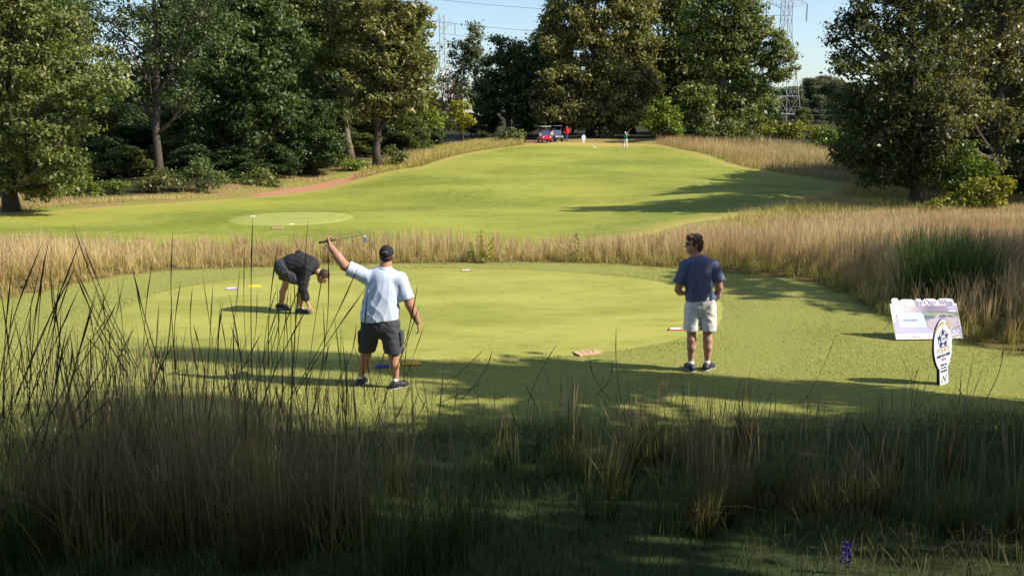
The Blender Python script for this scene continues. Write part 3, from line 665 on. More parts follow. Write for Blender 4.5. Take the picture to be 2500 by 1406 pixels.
ptree("bush", "yellow green leafy bush in full sun at the foot of the field oaks", "bush", 2370, 530, 38.5,
      [(2380, 470, 46, 34), (2420, 450, 46, 30), (2330, 495, 44, 26), (2280, 490, 28, 20), (2410, 500, 40, 24), (2450, 440, 30, 20)], 'yellow', size=.15, per=84, sub_r=.36, trunk_r=.06, seed=34, tint=-.12)
# low bushes along the wood edge
for k, (lab, bx, by, d, lst, lf, tb) in enumerate([
    ("feathery blue green bush, largest at the foot of the wood", 480, 472, 57, [(480, 425, 40, 32), (455, 445, 32, 22), (510, 440, 34, 26), (500, 400, 20, 16)], 'dark', .45),
    ("olive round bush with bronze tips at the foot of the wood", 380, 478, 56, [(375, 450, 36, 24), (400, 430, 26, 16), (350, 460, 26, 18)], 'bronze', .1),
    ("small fresh green bush beside the straw patch", 290, 470, 55, [(290, 448, 32, 16), (270, 455, 20, 14)], 'bright', -.2),
    ("yellow green thicket under the near oak", 190, 480, 54, [(190, 455, 46, 22), (150, 465, 40, 18), (230, 462, 26, 18)], 'bright', .1),
    ("pale green bush just before the red dirt track", 640, 462, 62, [(630, 430, 36, 26), (660, 445, 30, 18), (600, 450, 28, 18), (560, 450, 24, 20)], 'oak', .25),
    ("round green bush between the pale trunk and the track end", 960, 398, 74, [(958, 372, 20, 16), (975, 385, 16, 12)], 'oak', .1),
    ("dark little bush on the weedy bank of the hill", 1035, 372, 84, [(1035, 358, 18, 12)], 'dark', .3),
    ("leafy bush right of the second trunk at the bank foot", 885, 420, 71, [(850, 400, 22, 16), (880, 405, 20, 14)], 'bright', .1),
    ("bush with tan sprays beside the carts on the hilltop", 1240, 345, 100, [(1245, 330, 16, 13), (1228, 336, 14, 9), (1262, 335, 10, 10)], 'oak', .15),
    ("low golden bush under the pylon", 1880, 345, 108, [(1870, 325, 40, 16), (1930, 320, 40, 18), (1980, 330, 40, 20), (1910, 345, 60, 14)], 'yellow', -.25),
    ("green gold thicket between the pylon and the field oak", 2030, 370, 95, [(2030, 335, 40, 28), (2070, 360, 40, 24), (1990, 352, 36, 18), (2090, 330, 30, 30)], 'bright', -.05),
    ("bushes at the foot of the spreading oak", 1760, 342, 102, [(1730, 325, 30, 16), (1780, 325, 34, 18), (1830, 332, 30, 12)], 'oak', .05)]):
    ptree("bush", lab, "bush", bx, by, d, lst, lf, size=.0026 * d + .02, per=10 / (.0026 * d + .02) * 1.15, sub_r=.012 * d * .75, trunk_r=.04, seed=60 + k, tint=tb)

# trees further back in the wood: one of each kind, then copies
def fill_tree(leaf, seed, hgt, rad, size, per=30, sub_r=1.0):
    g = np.random.default_rng(seed); bl = []
    for k in range(12):
        a = g.uniform(0, 6.28); z = hgt * (.14 + .76 * (k + g.uniform(0, 1)) / 12); q = rad * (1.1 - .8 * abs(z / hgt - .45)) * .6
        bl.append((math.cos(a) * q, math.sin(a) * q, z, rad * .5, rad * .5, hgt * .13))
    bl.append((0, 0, hgt * .88, rad * .45, rad * .45, hgt * .12))
    return tree("forest_tree", "x x x x", "tree", (0, 0, 0), bl, leaf, size=size, per=per, sub_r=sub_r, trunk_r=.28, seed=seed)
protos = [fill_tree('dark', 201, 13, 4.2, .36), fill_tree('oak', 202, 12, 4.0, .36), fill_tree('far', 203, 14, 4.6, .42, 24, 1.2), fill_tree('bronze', 204, 11.5, 3.8, .36)]
used = [False] * 4
def place_fill(kind, px, d, hpx_top, label, group, rz, wide=1.0):
    a, _ = slope(px, 324); x = a * d; gz = Hs(x, d); topz = pt(px, hpx_top, d).z; s = (topz - gz) / 13.2
    o = protos[kind] if not used[kind] else copy_tree(protos[kind]); used[kind] = True
    o.location = (x, d, gz); o.scale = (s * wide, s * wide, s); o.rotation_euler = (0, 0, rz); tag(o, label, "tree", group)
KN = ['dark', 'green', 'pale', 'bronze']; RN = {72: 'in the second row', 84: 'in the third row', 100: 'at the very back', 96: 'rising tallest', 125: 'rising behind the crowns', 130: 'behind the front oaks', 150: 'far back'}
def lm(px, T):
    for lim, txt in T:
        if px < lim: return txt
    return T[-1][1]
LMW = [(0, "beyond the sunlit near oak"), (100, "just behind the sunlit near oak"), (215, "at the open side of the near oak"), (290, "by the gap near the leaning trunk"), (370, "before the leaning trunk's foot"), (440, "behind the leaning trunk"), (520, "between the leaning trunk and the dense tree"), (590, "behind the dense dark tree"), (670, "past the dense dark tree's trunk"), (740, "above the red dirt track"), (820, "by the pale trunk"), (890, "between the pale and the dark trunk"), (970, "behind the dark trunk at the track end"), (1040, "behind the yellow green tree"), (9999, "by the rust coloured tree")]
LMH = [(1120, "behind the rust coloured tree"), (1170, "under the pale loose tree"), (1240, "by the round topped dark oak"), (1300, "above the pale hidden cart"), (1350, "above the red cart"), (1395, "over the man in red"), (1440, "over the white paddle sign"), (1500, "past the big bronze oak's trunk"), (1560, "above the distant golfer"), (1620, "behind the bright green bush"), (1690, "past the bright green bush"), (1750, "by the spreading oak's trunk"), (1820, "under the spreading oak"), (9999, "before the pylon's feet")]
LMF = [(1045, "behind the yellow green tree"), (1080, "at the far pylon's foot"), (1120, "beside the rust coloured tree"), (1300, "in the gap under the pale tree"), (1900, "behind the spreading oak's edge"), (1935, "just left of the big pylon's leg"), (1950, "between the big pylon's legs"), (1980, "close to the right of the big pylon"), (1995, "under the two low wires"), (2020, "where the low wires run, farther off"), (2037, "midway between pylon and field oak"), (2060, "nearer, midway to the field oak"), (2080, "touching the field oak's outline"), (2130, "behind the field oak's lower boughs"), (9999, "hidden mostly by the field oak")]
LMR = [(2140, "under its outermost bough"), (2180, "left of the trunk"), (2230, "near the trunk"), (2290, "just past the trunk"), (2305, "between the two oaks"), (2320, "between the oaks, nearer the pale one"), (2330, "nearest the feathery young tree"), (2380, "above the feathery young tree"), (2410, "touching the pale leaved oak"), (2450, "by the pale leaved oak"), (2490, "beside the pale leaved oak"), (2530, "at the picture's edge"), (2580, "over the field's far corner"), (2640, "partly out of view"), (9999, "barely in view")]
LMU = [(100, "below the sunlit near oak"), (160, "beside the near oak's hanging boughs"), (230, "by the yellow green thicket"), (280, "behind the small fresh green bush"), (330, "this side of the leaning trunk"), (400, "next to the leaning trunk"), (440, "beyond the leaning trunk"), (490, "behind the blue green bush"), (540, "past the blue green bush"), (600, "below the dense dark tree"), (640, "by the pale green bush"), (690, "at the start of the dirt track"), (730, "above the dirt track"), (770, "along the dirt track"), (810, "just left of the pale trunk"), (860, "at the pale trunk"), (920, "between pale and dark trunks"), (970, "past the dark trunk"), (1030, "below the yellow green tree"), (1100, "under the rust coloured tree"), (9999, "under the round topped dark oak")]
GW = "dim forest trees deep in the near wood"
i = 0
for d, row in ((96, [(60, -60), (560, -40), (660, -60), (740, 10), (840, -50), (930, -20), (480, -20), (170, 0)]), (72, [(-160, 200), (-40, 150), (120, 190), (240, 230), (330, 260), (450, 240), (560, 200), (680, 215), (770, 240)]),
               (84, [(-220, 120), (-60, 90), (60, 160), (190, 210), (300, 240), (400, 230), (500, 180), (610, 150), (720, 225), (800, 240), (880, 235), (950, 260), (1010, 275)]),
               (100, [(-150, 100), (0, 160), (150, 220), (280, 235), (420, 215), (540, 190), (650, 210), (760, 235), (860, 230), (940, 245), (1000, 262), (1060, 290)])):
    for px, ty in row:
        k_ = [0, 1, 0, 3][i % 4]; place_fill(k_, px + random.uniform(-12, 12), d + random.uniform(-4, 4), ty, f"{KN[k_]} wood tree {RN[d]}, {lm(px, LMW)}", GW, random.uniform(0, 6.28), wide=1.25); i += 1
GH = "forest trees behind the hilltop oaks"
for d, row in ((125, [(1350, 60), (1550, 60), (1610, 110), (1690, 70), (1790, 60)]), (130, [(1150, 270), (1195, 250), (1290, 250), (1340, 215), (1400, 200), (1470, 205), (1540, 220), (1600, 240), (1680, 235), (1740, 220), (1800, 235), (1860, 260)]),
               (150, [(1100, 290), (1210, 285), (1310, 260), (1380, 220), (1520, 220), (1640, 250), (1770, 250), (1900, 262), (1955, 258)])):
    for px, ty in row:
        k_ = [1, 3, 0, 1][i % 4]; place_fill(k_, px + random.uniform(-8, 8), d + random.uniform(-4, 4), ty, f"{KN[k_]} tree {RN[d]}, {lm(px, LMH)}", GH, random.uniform(0, 6.28), wide=1.2); i += 1
GF = "hazy far trees past the pylon"
for px, ty, d in ((1880, 240, 190), (1930, 215, 200), (1965, 195, 205), (2000, 190, 210), (2035, 200, 200), (2070, 205, 195), (2110, 215, 190), (2160, 215, 190), (1060, 232, 210), (1100, 240, 220), (1030, 240, 215), (1200, 250, 230), (1990, 235, 170), (2040, 245, 165), (1940, 262, 168)):
    place_fill(2, px, d, ty, f"hazy far tree low on the skyline, {lm(px, LMF)}", GF, random.uniform(0, 6.28), wide=1.25)
GR = "shaded trees behind the two field oaks"
for px, ty, d in ((2120, 250, 72), (2200, 150, 66), (2300, 100, 70), (2400, 80, 62), (2500, 60, 60), (2600, 40, 58), (2350, -40, 56), (2480, -80, 54), (2310, 20, 63), (2420, -60, 66), (2540, -60, 58), (2150, 330, 62), (2560, 260, 48), (2660, 150, 46), (2260, 330, 58)):
    k_ = [0, 1, 0, 3][i % 4]; place_fill(k_, px, d, ty, f"{KN[k_]} {'tall' if ty < 200 else 'low'} tree behind the field oaks, {lm(px, LMR)}", GR, random.uniform(0, 6.28), wide=1.2); i += 1
GU = "undergrowth saplings along the shaded wood edge"
for px, ty, d in ((210, 370, 62), (260, 330, 66), (310, 350, 63), (345, 300, 70), (430, 330, 66), (470, 350, 63), (520, 300, 68), (570, 350, 64), (620, 330, 67), (670, 350, 66), (710, 320, 70), (750, 340, 72), (790, 330, 76), (830, 300, 80), (890, 320, 80), (950, 310, 84), (1000, 330, 90), (1060, 320, 96), (1180, 318, 112), (130, 380, 60), (60, 390, 58)):
    k_ = [0, 1, 0, 3][i % 4]; place_fill(k_, px, d, ty, f"{KN[k_]} leafy sapling under the wood's edge, {lm(px, LMU)}", GU, random.uniform(0, 6.28), wide=1.9); i += 1
# trees outside the picture whose shade falls on the tee: to the side of and behind the camera
GS = "shade trees beside the tee, outside the picture"
_g = np.random.default_rng(77); _bl = [(3.6 * math.cos(a) * q, 3.6 * math.sin(a) * q, z, 1.25, 1.25, .8) for a, q, z in zip(_g.uniform(0, 6.28, 17), _g.uniform(.25, 1, 17), np.linspace(2.2, 12.2, 17))]
protos.append(tree("forest_tree", "x x x x", "tree", (0, 0, 0), _bl, 'oak', size=.34, per=34, sub_r=.7, trunk_r=.25, seed=78)); used.append(False)
def shade_tree(k, x, y, h, s=1.0):
    o = protos[k] if not used[k] else copy_tree(protos[k]); used[k] = True
    o.location = (x, y, Hs(x, y)); o.scale = (s, s, h / 13.2); o.rotation_euler = (0, 0, random.uniform(0, 6.28))
    tag(o, "tall tree at the side of the tee whose shade crosses the grass", "tree", GS)
for k, x, y, h, *s_ in ((4, 9.2, 6.8, 8.8, .58), (4, 14.5, 3.4, 17, .46), (1, 10.2, 8.4, 14, .13), (4, 19.5, 4.0, 13, .62), (4, 16.8, 6.0, 10, .4), (4, 23, 4.4, 12, .5), (1, 9.0, 1.3, 12, .62), (3, 14.5, -.8, 12.5, .8), (0, 5.0, -4.0, 12), (1, 11.0, -4.5, 12), (0, -2.5, -6.0, 10), (1, 25.5, 1.0, 13), (0, 21, 15.2, 11, .95), (4, 17.4, 15.2, 9.8, 1.1), (3, 26, 13.8, 13), (0, 31.8, 49.5, 18, .95)):  # the slimmest unseen tree is shaped to shade turf but miss the men
    shade_tree(k, x, y, h, *s_)

# ------------------------------------------------------------------ bodies and clothes as smooth closed surfaces
def surf_net(Fd, h, org):
    """closed surface of the field Fd < 0 (numpy surface nets)"""
    s = Fd < 0; nx, ny, nz = Fd.shape
    acc = np.zeros((nx - 1, ny - 1, nz - 1, 3)); cnt = np.zeros((nx - 1, ny - 1, nz - 1))
    base = np.stack(np.meshgrid(np.arange(nx), np.arange(ny), np.arange(nz), indexing='ij'), -1)
    edges = []
    for ax in range(3):
        sl0 = [slice(None)] * 3; sl1 = [slice(None)] * 3; sl0[ax] = slice(0, -1); sl1[ax] = slice(1, None)
        f0, f1 = Fd[tuple(sl0)], Fd[tuple(sl1)]; cross = (f0 < 0) != (f1 < 0); I = np.argwhere(cross)
        a0 = f0[cross]; a1 = f1[cross]; t_ = a0 / (a0 - a1); P = I.astype(float); P[:, ax] += t_
        edges.append((ax, I, a0 < 0)); o1, o2 = [q for q in range(3) if q != ax]
        for d1 in (0, -1):
            for d2 in (0, -1):
                J = I.copy(); J[:, o1] += d1; J[:, o2] += d2
                ok = (J >= 0).all(1) & (J < np.array([nx - 1, ny - 1, nz - 1])).all(1)
                np.add.at(acc, tuple(J[ok].T), P[ok]); np.add.at(cnt, tuple(J[ok].T), 1)
    m = cnt > 0; idx = -np.ones(cnt.shape, int); idx[m] = np.arange(m.sum()); V = acc[m] / cnt[m][:, None] * h + org
    Q = []
    for ax, I, inside in edges:
        o1, o2 = [q for q in range(3) if q != ax]; c = []
        for d1, d2 in ((0, 0), (-1, 0), (-1, -1), (0, -1)):
            J = I.copy(); J[:, o1] += d1; J[:, o2] += d2; J = np.clip(J, 0, np.array(cnt.shape) - 1); c.append(idx[tuple(J.T)])
        q = np.stack(c, -1); ok = (q >= 0).all(1); q = q[ok]; ins = inside[ok]
        if ax == 1: ins = ~ins
        q = np.where(ins[:, None], q, q[:, ::-1]); Q.append(q)
    return V, np.concatenate(Q)
class SDF:
    def __init__(s, lo, hi, h):
        s.h = h; s.lo = np.array(lo, float); n = np.ceil((np.array(hi) - s.lo) / h).astype(int) + 1
        s.n = n; s.F = np.full(n, 9.0); s.ax = [s.lo[k] + h * np.arange(n[k]) for k in range(3)]
    def _box(s, lo, hi):
        a = np.maximum(0, np.floor((lo - s.lo) / s.h).astype(int)); b = np.minimum(s.n, np.ceil((hi - s.lo) / s.h).astype(int) + 1)
        sl = tuple(slice(a[k], max(a[k], b[k])) for k in range(3)); X = np.meshgrid(*[s.ax[k][sl[k]] for k in range(3)], indexing='ij')
        return sl, np.stack(X, -1)
    def _join(s, sl, d, k, sub=False):
        f = s.F[sl]
        if sub: d = -d; hh = np.clip(.5 - .5 * (d - f) / k, 0, 1); s.F[sl] = f * hh + d * (1 - hh) + k * hh * (1 - hh) if k > 0 else np.maximum(f, d)
        else: hh = np.clip(.5 + .5 * (f - d) / k, 0, 1); s.F[sl] = f * (1 - hh) + d * hh - k * hh * (1 - hh)
    def cone(s, a, b, ra, rb, k=.02, sq=(1, 1, 1), sub=False):
        """tapering limb from a to b; sq > 1 flattens along that axis"""
        a = np.array(a, float); b = np.array(b, float); m = max(ra, rb) + .06 + k; sq = np.array(sq, float)
        sl, P = s._box(np.minimum(a, b) - m, np.maximum(a, b) + m)
        if P.size == 0: return s
        p = (P - a) * sq; ab = (b - a) * sq; t_ = np.clip((p @ ab) / (ab @ ab + 1e-12), 0, 1)
        d = np.linalg.norm(p - t_[..., None] * ab, axis=-1) - (ra + (rb - ra) * t_)
        s._join(sl, d, k, sub); return s
    def chain(s, pts, rs, k=.02, sq=(1, 1, 1)):
        for i in range(len(pts) - 1): s.cone(pts[i], pts[i + 1], rs[i], rs[i + 1], k, sq)
        return s
    def ell(s, c, r, k=.02, sub=False, M=None):
        c = np.array(c, float); r = np.array(r, float); m = r.max() + .06 + k; sl, P = s._box(c - m, c + m)
        if P.size == 0: return s
        p = P - c
        if M is not None: p = p @ np.array(M)
        q = np.linalg.norm(p / r, axis=-1); d = (q - 1) * r.min() if sub is None else q * (q - 1) / (np.linalg.norm(p / (r * r), axis=-1) + 1e-9)
        s._join(sl, d, k, bool(sub)); return s
    def cut(s, fn):
        """keep only where fn(x, y, z) < 0"""
        X = np.meshgrid(*s.ax, indexing='ij'); s.F = np.maximum(s.F, fn(*X)); return s
    def warp(s, fn):
        X = np.meshgrid(*s.ax, indexing='ij'); s.F = s.F + fn(*X); return s
    def build(s, name, m, parent, M=None):
        V, Q = surf_net(s.F, s.h, s.lo)
        me = np_mesh(name, V, Q)
        bm = bmesh.new(); bm.from_mesh(me)
        for _ in range(3): bmesh.ops.smooth_vert(bm, verts=bm.verts, factor=.4, use_axis_x=True, use_axis_y=True, use_axis_z=True)
        bmesh.ops.recalc_face_normals(bm, faces=bm.faces); bm.to_mesh(me); bm.free()
        return link(name, me, m, parent, smooth=True)
def folds(amp, dirs, seed, mask=None):
    """cloth folds: ridges running along dirs = [(kx, ky, kz, phase)] with warping"""
    def f(x, y, z):
        r = 0
        for i, (a, b_, c, ph) in enumerate(dirs):
            q = a * x + b_ * y + c * z + ph + 1.1 * np.sin(7 * z + 5 * x + i) + .7 * np.sin(13 * x - 9 * z + 2 * i)
            r = r + (1 - np.abs(np.sin(q))) ** 2
        r = -amp * r / len(dirs)
        return r * (mask(x, y, z) if mask else 1)
    return f

def hand(S, wr, d, palm_n, side, r=.0085, curl=.5, thumb=1, L=.18):
    """wrist point, pointing direction, palm normal: palm, five separate fingers and a thumb from the palm's side"""
    wr = np.array(wr, float); d = np.array(d, float); d /= np.linalg.norm(d); n = np.array(palm_n, float); n -= d * (n @ d); n /= np.linalg.norm(n)
    s = np.cross(d, n) * side
    pc = wr + d * .05
    for q in (-.026, -.009, .009, .026): S.cone(wr + s * q * .6, wr + d * .085 + s * q, .016, .013, .012)
    for i, (q, l) in enumerate(((-.030, .070), (-.010, .082), (.010, .077), (.029, .060))):
        p0 = wr + d * .085 + s * q; a1 = curl * .6; a2 = curl * 1.5
        p1 = p0 + (d * math.cos(a1) + n * math.sin(a1)) * l * .45; p2 = p1 + (d * math.cos(a2) + n * math.sin(a2)) * l * .35; p3 = p2 + (d * math.cos(a2 * 1.4) + n * math.sin(a2 * 1.4)) * l * .25
        S.chain([p0, p1, p2, p3], [r * 1.1, r, r * .92, r * .75], .004)
    t0 = wr + d * .03 - s * .028; t1 = t0 + (d * .6 - s * .7 + n * .35) * .035; t2 = t1 + (d * .85 - s * .2 + n * .5) * .032
    S.chain([t0, t1, t2], [.014, .0115, .009], .006)

skin = mat("skin", (.46, .24, .16), .5, .35, noise=(9, .16), bump=(60, .15, .004))
skin2 = mat("tanned_skin", (.38, .19, .12), .5, .35, noise=(9, .18), bump=(60, .15, .004))
hair_b = mat("brown_hair", (.085, .04, .022), .55, .4, noise=(40, .5), bump=(70, .9, .01))
hair_d = mat("short_dark_hair", (.05, .032, .022), .7, .2, noise=(60, .4), bump=(90, .6, .006))
m_black = mat("black_cloth", (.022, .022, .027), .85, .15, noise=(25, .3), bump=(180, .3, .003))
m_blue = mat("slate_blue_knit", (.108, .128, .205), .85, .15, noise=(70, .22), bump=(260, .35, .003))
m_pale = mat("pale_blue_knit", (.50, .57, .72), .85, .15, noise=(30, .08), bump=(260, .35, .003))
m_khaki = mat("white_cotton", (.72, .69, .66), .85, .15, noise=(12, .06), bump=(200, .3, .003))
m_char = mat("charcoal_cotton", (.055, .055, .068), .85, .15, noise=(20, .25), bump=(200, .3, .003))
m_sock = mat("white_sock", (.78, .77, .76), .85, .1, bump=(200, .4, .003))
m_shoe = mat("black_shoe", (.022, .022, .027), .5, .4, noise=(20, .3))
m_white = mat("white_trim", (.75, .75, .75), .5, .3)
m_sole = mat("shoe_sole", (.35, .35, .36), .7, .2)
m_steel = mat("brushed_steel", (.55, .55, .57), .3, .5, metal=1)
m_rubber = mat("black_rubber", (.02, .02, .02), .75, .2)
m_lens = mat("dark_lens", (.01, .01, .012), .1, .8)

def shoe(parent, ank, yaw, label=None, pitch=0.0, s=1.0):
    """a golf shoe with sole, sock and white side flash; yaw is where the toe points (0 = +x)"""
    Mx = Matrix.Translation(Vector(ank)) @ Matrix.Rotation(yaw, 4, 'Z') @ Matrix.Rotation(pitch, 4, 'Y')
    def fin(o): o.matrix_local = Mx; return o
    S = SDF((-.14, -.09, -.13), (.26, .09, .08), .008)
    S.chain([(-.055, 0, -.055), (.02, 0, -.045), (.11, 0, -.065), (.165, 0, -.075)], [.044, .047, .043, .034], .03)
    S.cone((-.02, 0, -.03), (-.005, 0, .012), .045, .040, .03)
    S.cut(lambda x, y, z: (-.092 - z)); S.cut(lambda x, y, z: z - .010 - x * .05)
    sh = fin(S.build("shoe", m_shoe, parent))
    S = SDF((-.14, -.09, -.14), (.26, .09, .0), .008)
    S.cone((-.05, 0, -.085), (.15, 0, -.085), .049, .044, .02); S.cut(lambda x, y, z: np.abs(z + .094) - .011)
    so_ = S.build("sole", m_sole, sh); so_.matrix_local = Matrix.Identity(4)
    for q in (1, -1):
        mb = MB()
        for a in (.018,): mb.tube([(a - .01, q * .046, -.075), (a + .012, q * .047, -.050), (a + .03, q * .040, -.028)], [.0055, .006, .005], n=6)
        f = mb.build("flash", m_white, sh, smooth=True)
    S = SDF((-.08, -.07, -.05), (.08, .07, .09), .007); S.cone((-.012, 0, -.02), (-.008, 0, .045), .043, .040, .01); S.cut(lambda x, y, z: z - .036)
    k = fin(S.build("sock", m_sock, parent))
    return sh

# ---- man standing on the right edge of the tee, head turned to the side
bx, by = onplane(1703, 905)
P1 = empty("person", (bx, by, 0.012)); tag(P1, "man seen from behind in slate blue polo and white shorts, arms before him, wearing sunglasses", "person")
P1.scale = (1.0, 1.0, 1.0)
S = SDF((-.45, -.30, 0), (.42, .38, 1.86), .009)
LA, RA = (-.095, 0, .09), (.135, .03, .09)
for A, K, Hh in ((LA, (-.10, .01, .50), (-.095, .0, .92)), (RA, (.115, .02, .50), (.10, .0, .92))):
    A = np.array(A); K = np.array(K)
    S.chain([A, A * .72 + K * .28, A * .45 + K * .55 + np.array([0, -.018, 0]), A * .2 + K * .8 + np.array([0, -.014, 0]), K, np.array(Hh)], [.036, .043, .058, .060, .056, .085], .02)
    S.cone(A, A + np.array([0, .12, -.06]), .036, .028, .02)
S.cone((0, 0, .92), (-.03, 0, 1.15), .13, .12, .05, (1, 1.25, 1)); S.cone((-.03, 0, 1.15), (-.05, .0, 1.38), .13, .15, .05, (1, 1.35, 1))
S.chain([(-.06, -.01, 1.44), (-.085, .01, 1.53), (-.10, .015, 1.60)], [.075, .062, .060], .03)
# arms
S.chain([(-.235, 0, 1.41), (-.29, -.03, 1.20), (-.305, -.02, 1.10), (-.26, .10, 1.04), (-.17, .20, 1.01)], [.056, .048, .046, .040, .030], .02)
hand(S, (-.15, .215, 1.01), (.8, .45, -.1), (0, -.3, -1), 1, curl=.8)
S.chain([(.165, 0, 1.41), (.215, -.03, 1.22), (.235, -.03, 1.13), (.225, .0, 1.02), (.185, .04, .92)], [.056, .050, .047, .042, .032], .02)
hand(S, (.175, .05, .90), (-.2, .25, -.9), (-1, 0, 0), 1, curl=.5)
# head: looking to the left (-x) with nose, brow, chin, ear
hc = np.array((-.105, .015, 1.695))
S.ell(hc + (0.0, 0, .012), (.098, .077, .108), .02); S.ell(hc + (-.035, 0, -.055), (.062, .056, .065), .03); S.cone(hc + (-.06, 0, -.10), hc + (-.075, 0, -.095), .026, .024, .02)
S.cone(hc + (-.096, 0, .008), hc + (-.118, 0, -.028), .010, .015, .012); S.cone(hc + (-.085, .03, .03), hc + (-.085, -.03, .03), .014, .014, .015)
S.cone(hc + (-.094, -.018, -.062), hc + (-.094, .018, -.062), .009, .009, .006)
S.cone(hc + (-.094, -.018, -.075), hc + (-.094, .018, -.075), .009, .009, .006)
for q in (-1, 1): S.ell(hc + (.012, q * .078, -.008), (.018, .011, .032), .008)
S.build("body", skin, P1)
S = SDF((-.30, -.15, 1.52), (.08, .18, 1.88), .0065)
S.ell(hc + (.022, 0, .030), (.098, .086, .104), .01); S.ell(hc + (.055, 0, -.03), (.055, .068, .075), .02); S.cone(hc + (-.075, -.035, .088), hc + (-.07, .035, .088), .036, .036, .02)
S.cone(hc + (-.02, 0, .11), hc + (.05, 0, .105), .040, .035, .03)
for q in (-1, 1): S.cone(hc + (-.035, q * .070, .03), hc + (-.030, q * .073, -.01), .016, .012, .01)
hx, hy, hz = hc
S.cut(lambda x, y, z: np.minimum(np.minimum((hx - .048) - x, (hz + .045) - z), .1) if False else np.where((x < hx - .045) & (z < hz + .052), .02, -1.0))
S.warp(lambda x, y, z: .006 * np.sin(70 * x + 20 * z) * np.sin(60 * z + 30 * y) + .004 * np.sin(130 * x + 90 * y))
S.build("hair", hair_b, P1)
mb = MB()
for q in (-1, 1):
    mb.box(hc + (-.104, q * .034, .012), (.012, .050, .036)); mb.tube([hc + (-.10, q * .058, .020), hc + (-.05, q * .080, .018), hc + (.01, q * .084, .008)], [.004, .004, .003], n=6)
mb.tube([hc + (-.112, -.012, .018), hc + (-.112, .012, .018)], .004, n=6)
mb.build("sunglasses", m_lens, P1, bevel=.004)
def polo(parent, m, sh_l, el_l, sh_r, el_r, chest, hem, rs, fold, lo, hi, neckp, extra=None, collar_r=.075, h=.009, sr=.070):
    S = SDF(lo, hi, h)
    S.chain(chest, rs, .05, (1, 1.42, 1))
    for a, b_ in ((sh_l, el_l), (sh_r, el_r)):
        a = np.array(a, float); b_ = np.array(b_, float)
        S.cone(a, b_, sr, sr * 1.02, .045)
        S.cone(np.array(neckp) - (0, 0, .05), a, .07, sr * .92, .05)
    if extra: extra(S)
    S.warp(fold)
    for a, b_ in ((sh_l, el_l), (sh_r, el_r)):
        a = np.array(a, float); b_ = np.array(b_, float); d = (b_ - a) / np.linalg.norm(b_ - a)
        X = np.meshgrid(*S.ax, indexing='ij'); q = (X[0] - b_[0]) * d[0] + (X[1] - b_[1]) * d[1] + (X[2] - b_[2]) * d[2]
        near_ = np.sqrt((X[0] - b_[0]) ** 2 + (X[1] - b_[1]) ** 2 + (X[2] - b_[2]) ** 2) < .16
        S.F = np.where(near_ & (q > -.0), np.maximum(S.F, q), S.F)
    S.cut(hem); o = S.build("shirt", m, parent)
    return o
sh = polo(P1, m_blue, (-.215, 0, 1.42), (-.305, -.025, 1.185), (.150, 0, 1.42), (.240, -.025, 1.21),
     [(-.045, 0, 1.40), (-.04, 0, 1.25), (-.02, 0, 1.10), (0, .0, .99), (0, 0, .93)], lambda x, y, z: (.965 - z) + .05 * np.clip(-x - .02, 0, 1) * -1.4 + .012 * np.sin(9 * x), [.170, .172, .176, .184, .190],
     folds(.036, [(26, 4, 3, 0), (34, 6, -9, 1.5)], 1, lambda x, y, z: np.clip((1.45 - z) / .3, 0.08, 1)), (-.47, -.28, .86), (.40, .28, 1.60), (-.07, 0, 1.50))
S = SDF((-.22, -.14, 1.42), (.08, .16, 1.60), .006); S.cone((-.065, -.005, 1.46), (-.08, .0, 1.535), .092, .074, .02, (1, 1.1, 1)); S.cone((-.065, 0, 1.40), (-.085, .01, 1.62), .066, .058, .01, (1, 1.1, 1), sub=True); S.cut(lambda x, y, z: z - 1.535 + .0 * x); S.cut(lambda x, y, z: 1.455 - z)
S.build("collar", m_blue, P1)
def shorts(parent, m, waist, legs, rs, hemz, fold, lo, hi, rw=.185, h=.009, hemcut=None):
    S = SDF(lo, hi, h); S.chain(waist, [rw] * len(waist), .05, (1, 1.35, 1))
    for (a, b_), (ra, rb) in zip(legs, rs): S.cone(a, b_, ra, rb, .025)
    S.warp(fold); S.cut(hemcut or (lambda x, y, z: hemz - z)); return S.build("shorts", m, parent)
shorts(P1, m_khaki, [(0, 0, 1.0), (0, 0, .90)], [((-.10, 0, .86), (-.112, .0, .50)), ((.10, 0, .86), (.125, .01, .50))], [(.110, .102), (.110, .105)], .545,
       folds(.014, [(8, 0, 34, 0), (30, 5, 12, 1)], 2, lambda x, y, z: .35 + .65 * np.abs(np.sin(5 * z + 3 * x))), (-.28, -.26, .45), (.30, .26, 1.02))
shoe(P1, LA, R(100)); shoe(P1, RA, R(50))

# ---- man stretching with a club, cap on, legs apart
bx, by = onplane(930, 945)
P2 = empty("person", (bx, by, 0.0)); tag(P2, "stocky man in black cap and pale blue polo, raising a club with one arm, legs apart", "person")
P2['label'] = "stocky man in black cap and pale blue polo, raising a golf club with one arm"
ox = .0
S = SDF((-.78, -.35, 0), (.60, .45, 1.95), .0095)
LA2, RA2 = (-.285, .10, .09), (.205, -.02, .09)
for A, K, Hh in ((LA2, (-.17, .06, .49), (-.085, .0, .86)), (RA2, (.175, .0, .49), (.115, .0, .86))):
    A = np.array(A); K = np.array(K)
    S.chain([A, A * .72 + K * .28, A * .45 + K * .55 + np.array([0, -.02, 0]), A * .2 + K * .8 + np.array([0, -.016, 0]), K, np.array(Hh)], [.038, .047, .066, .068, .064, .095], .02)
    S.cone(A, A + np.array([.03, .12, -.06]), .037, .029, .02)
S.cone((.02, 0, .90), (.04, 0, 1.15), .16, .16, .05, (1, 1.15, 1)); S.cone((.04, 0, 1.15), (.06, .0, 1.36), .16, .16, .05, (1, 1.25, 1))
S.chain([(.08, -.01, 1.44), (.10, .01, 1.52), (.11, .02, 1.58)], [.085, .072, .070], .03)
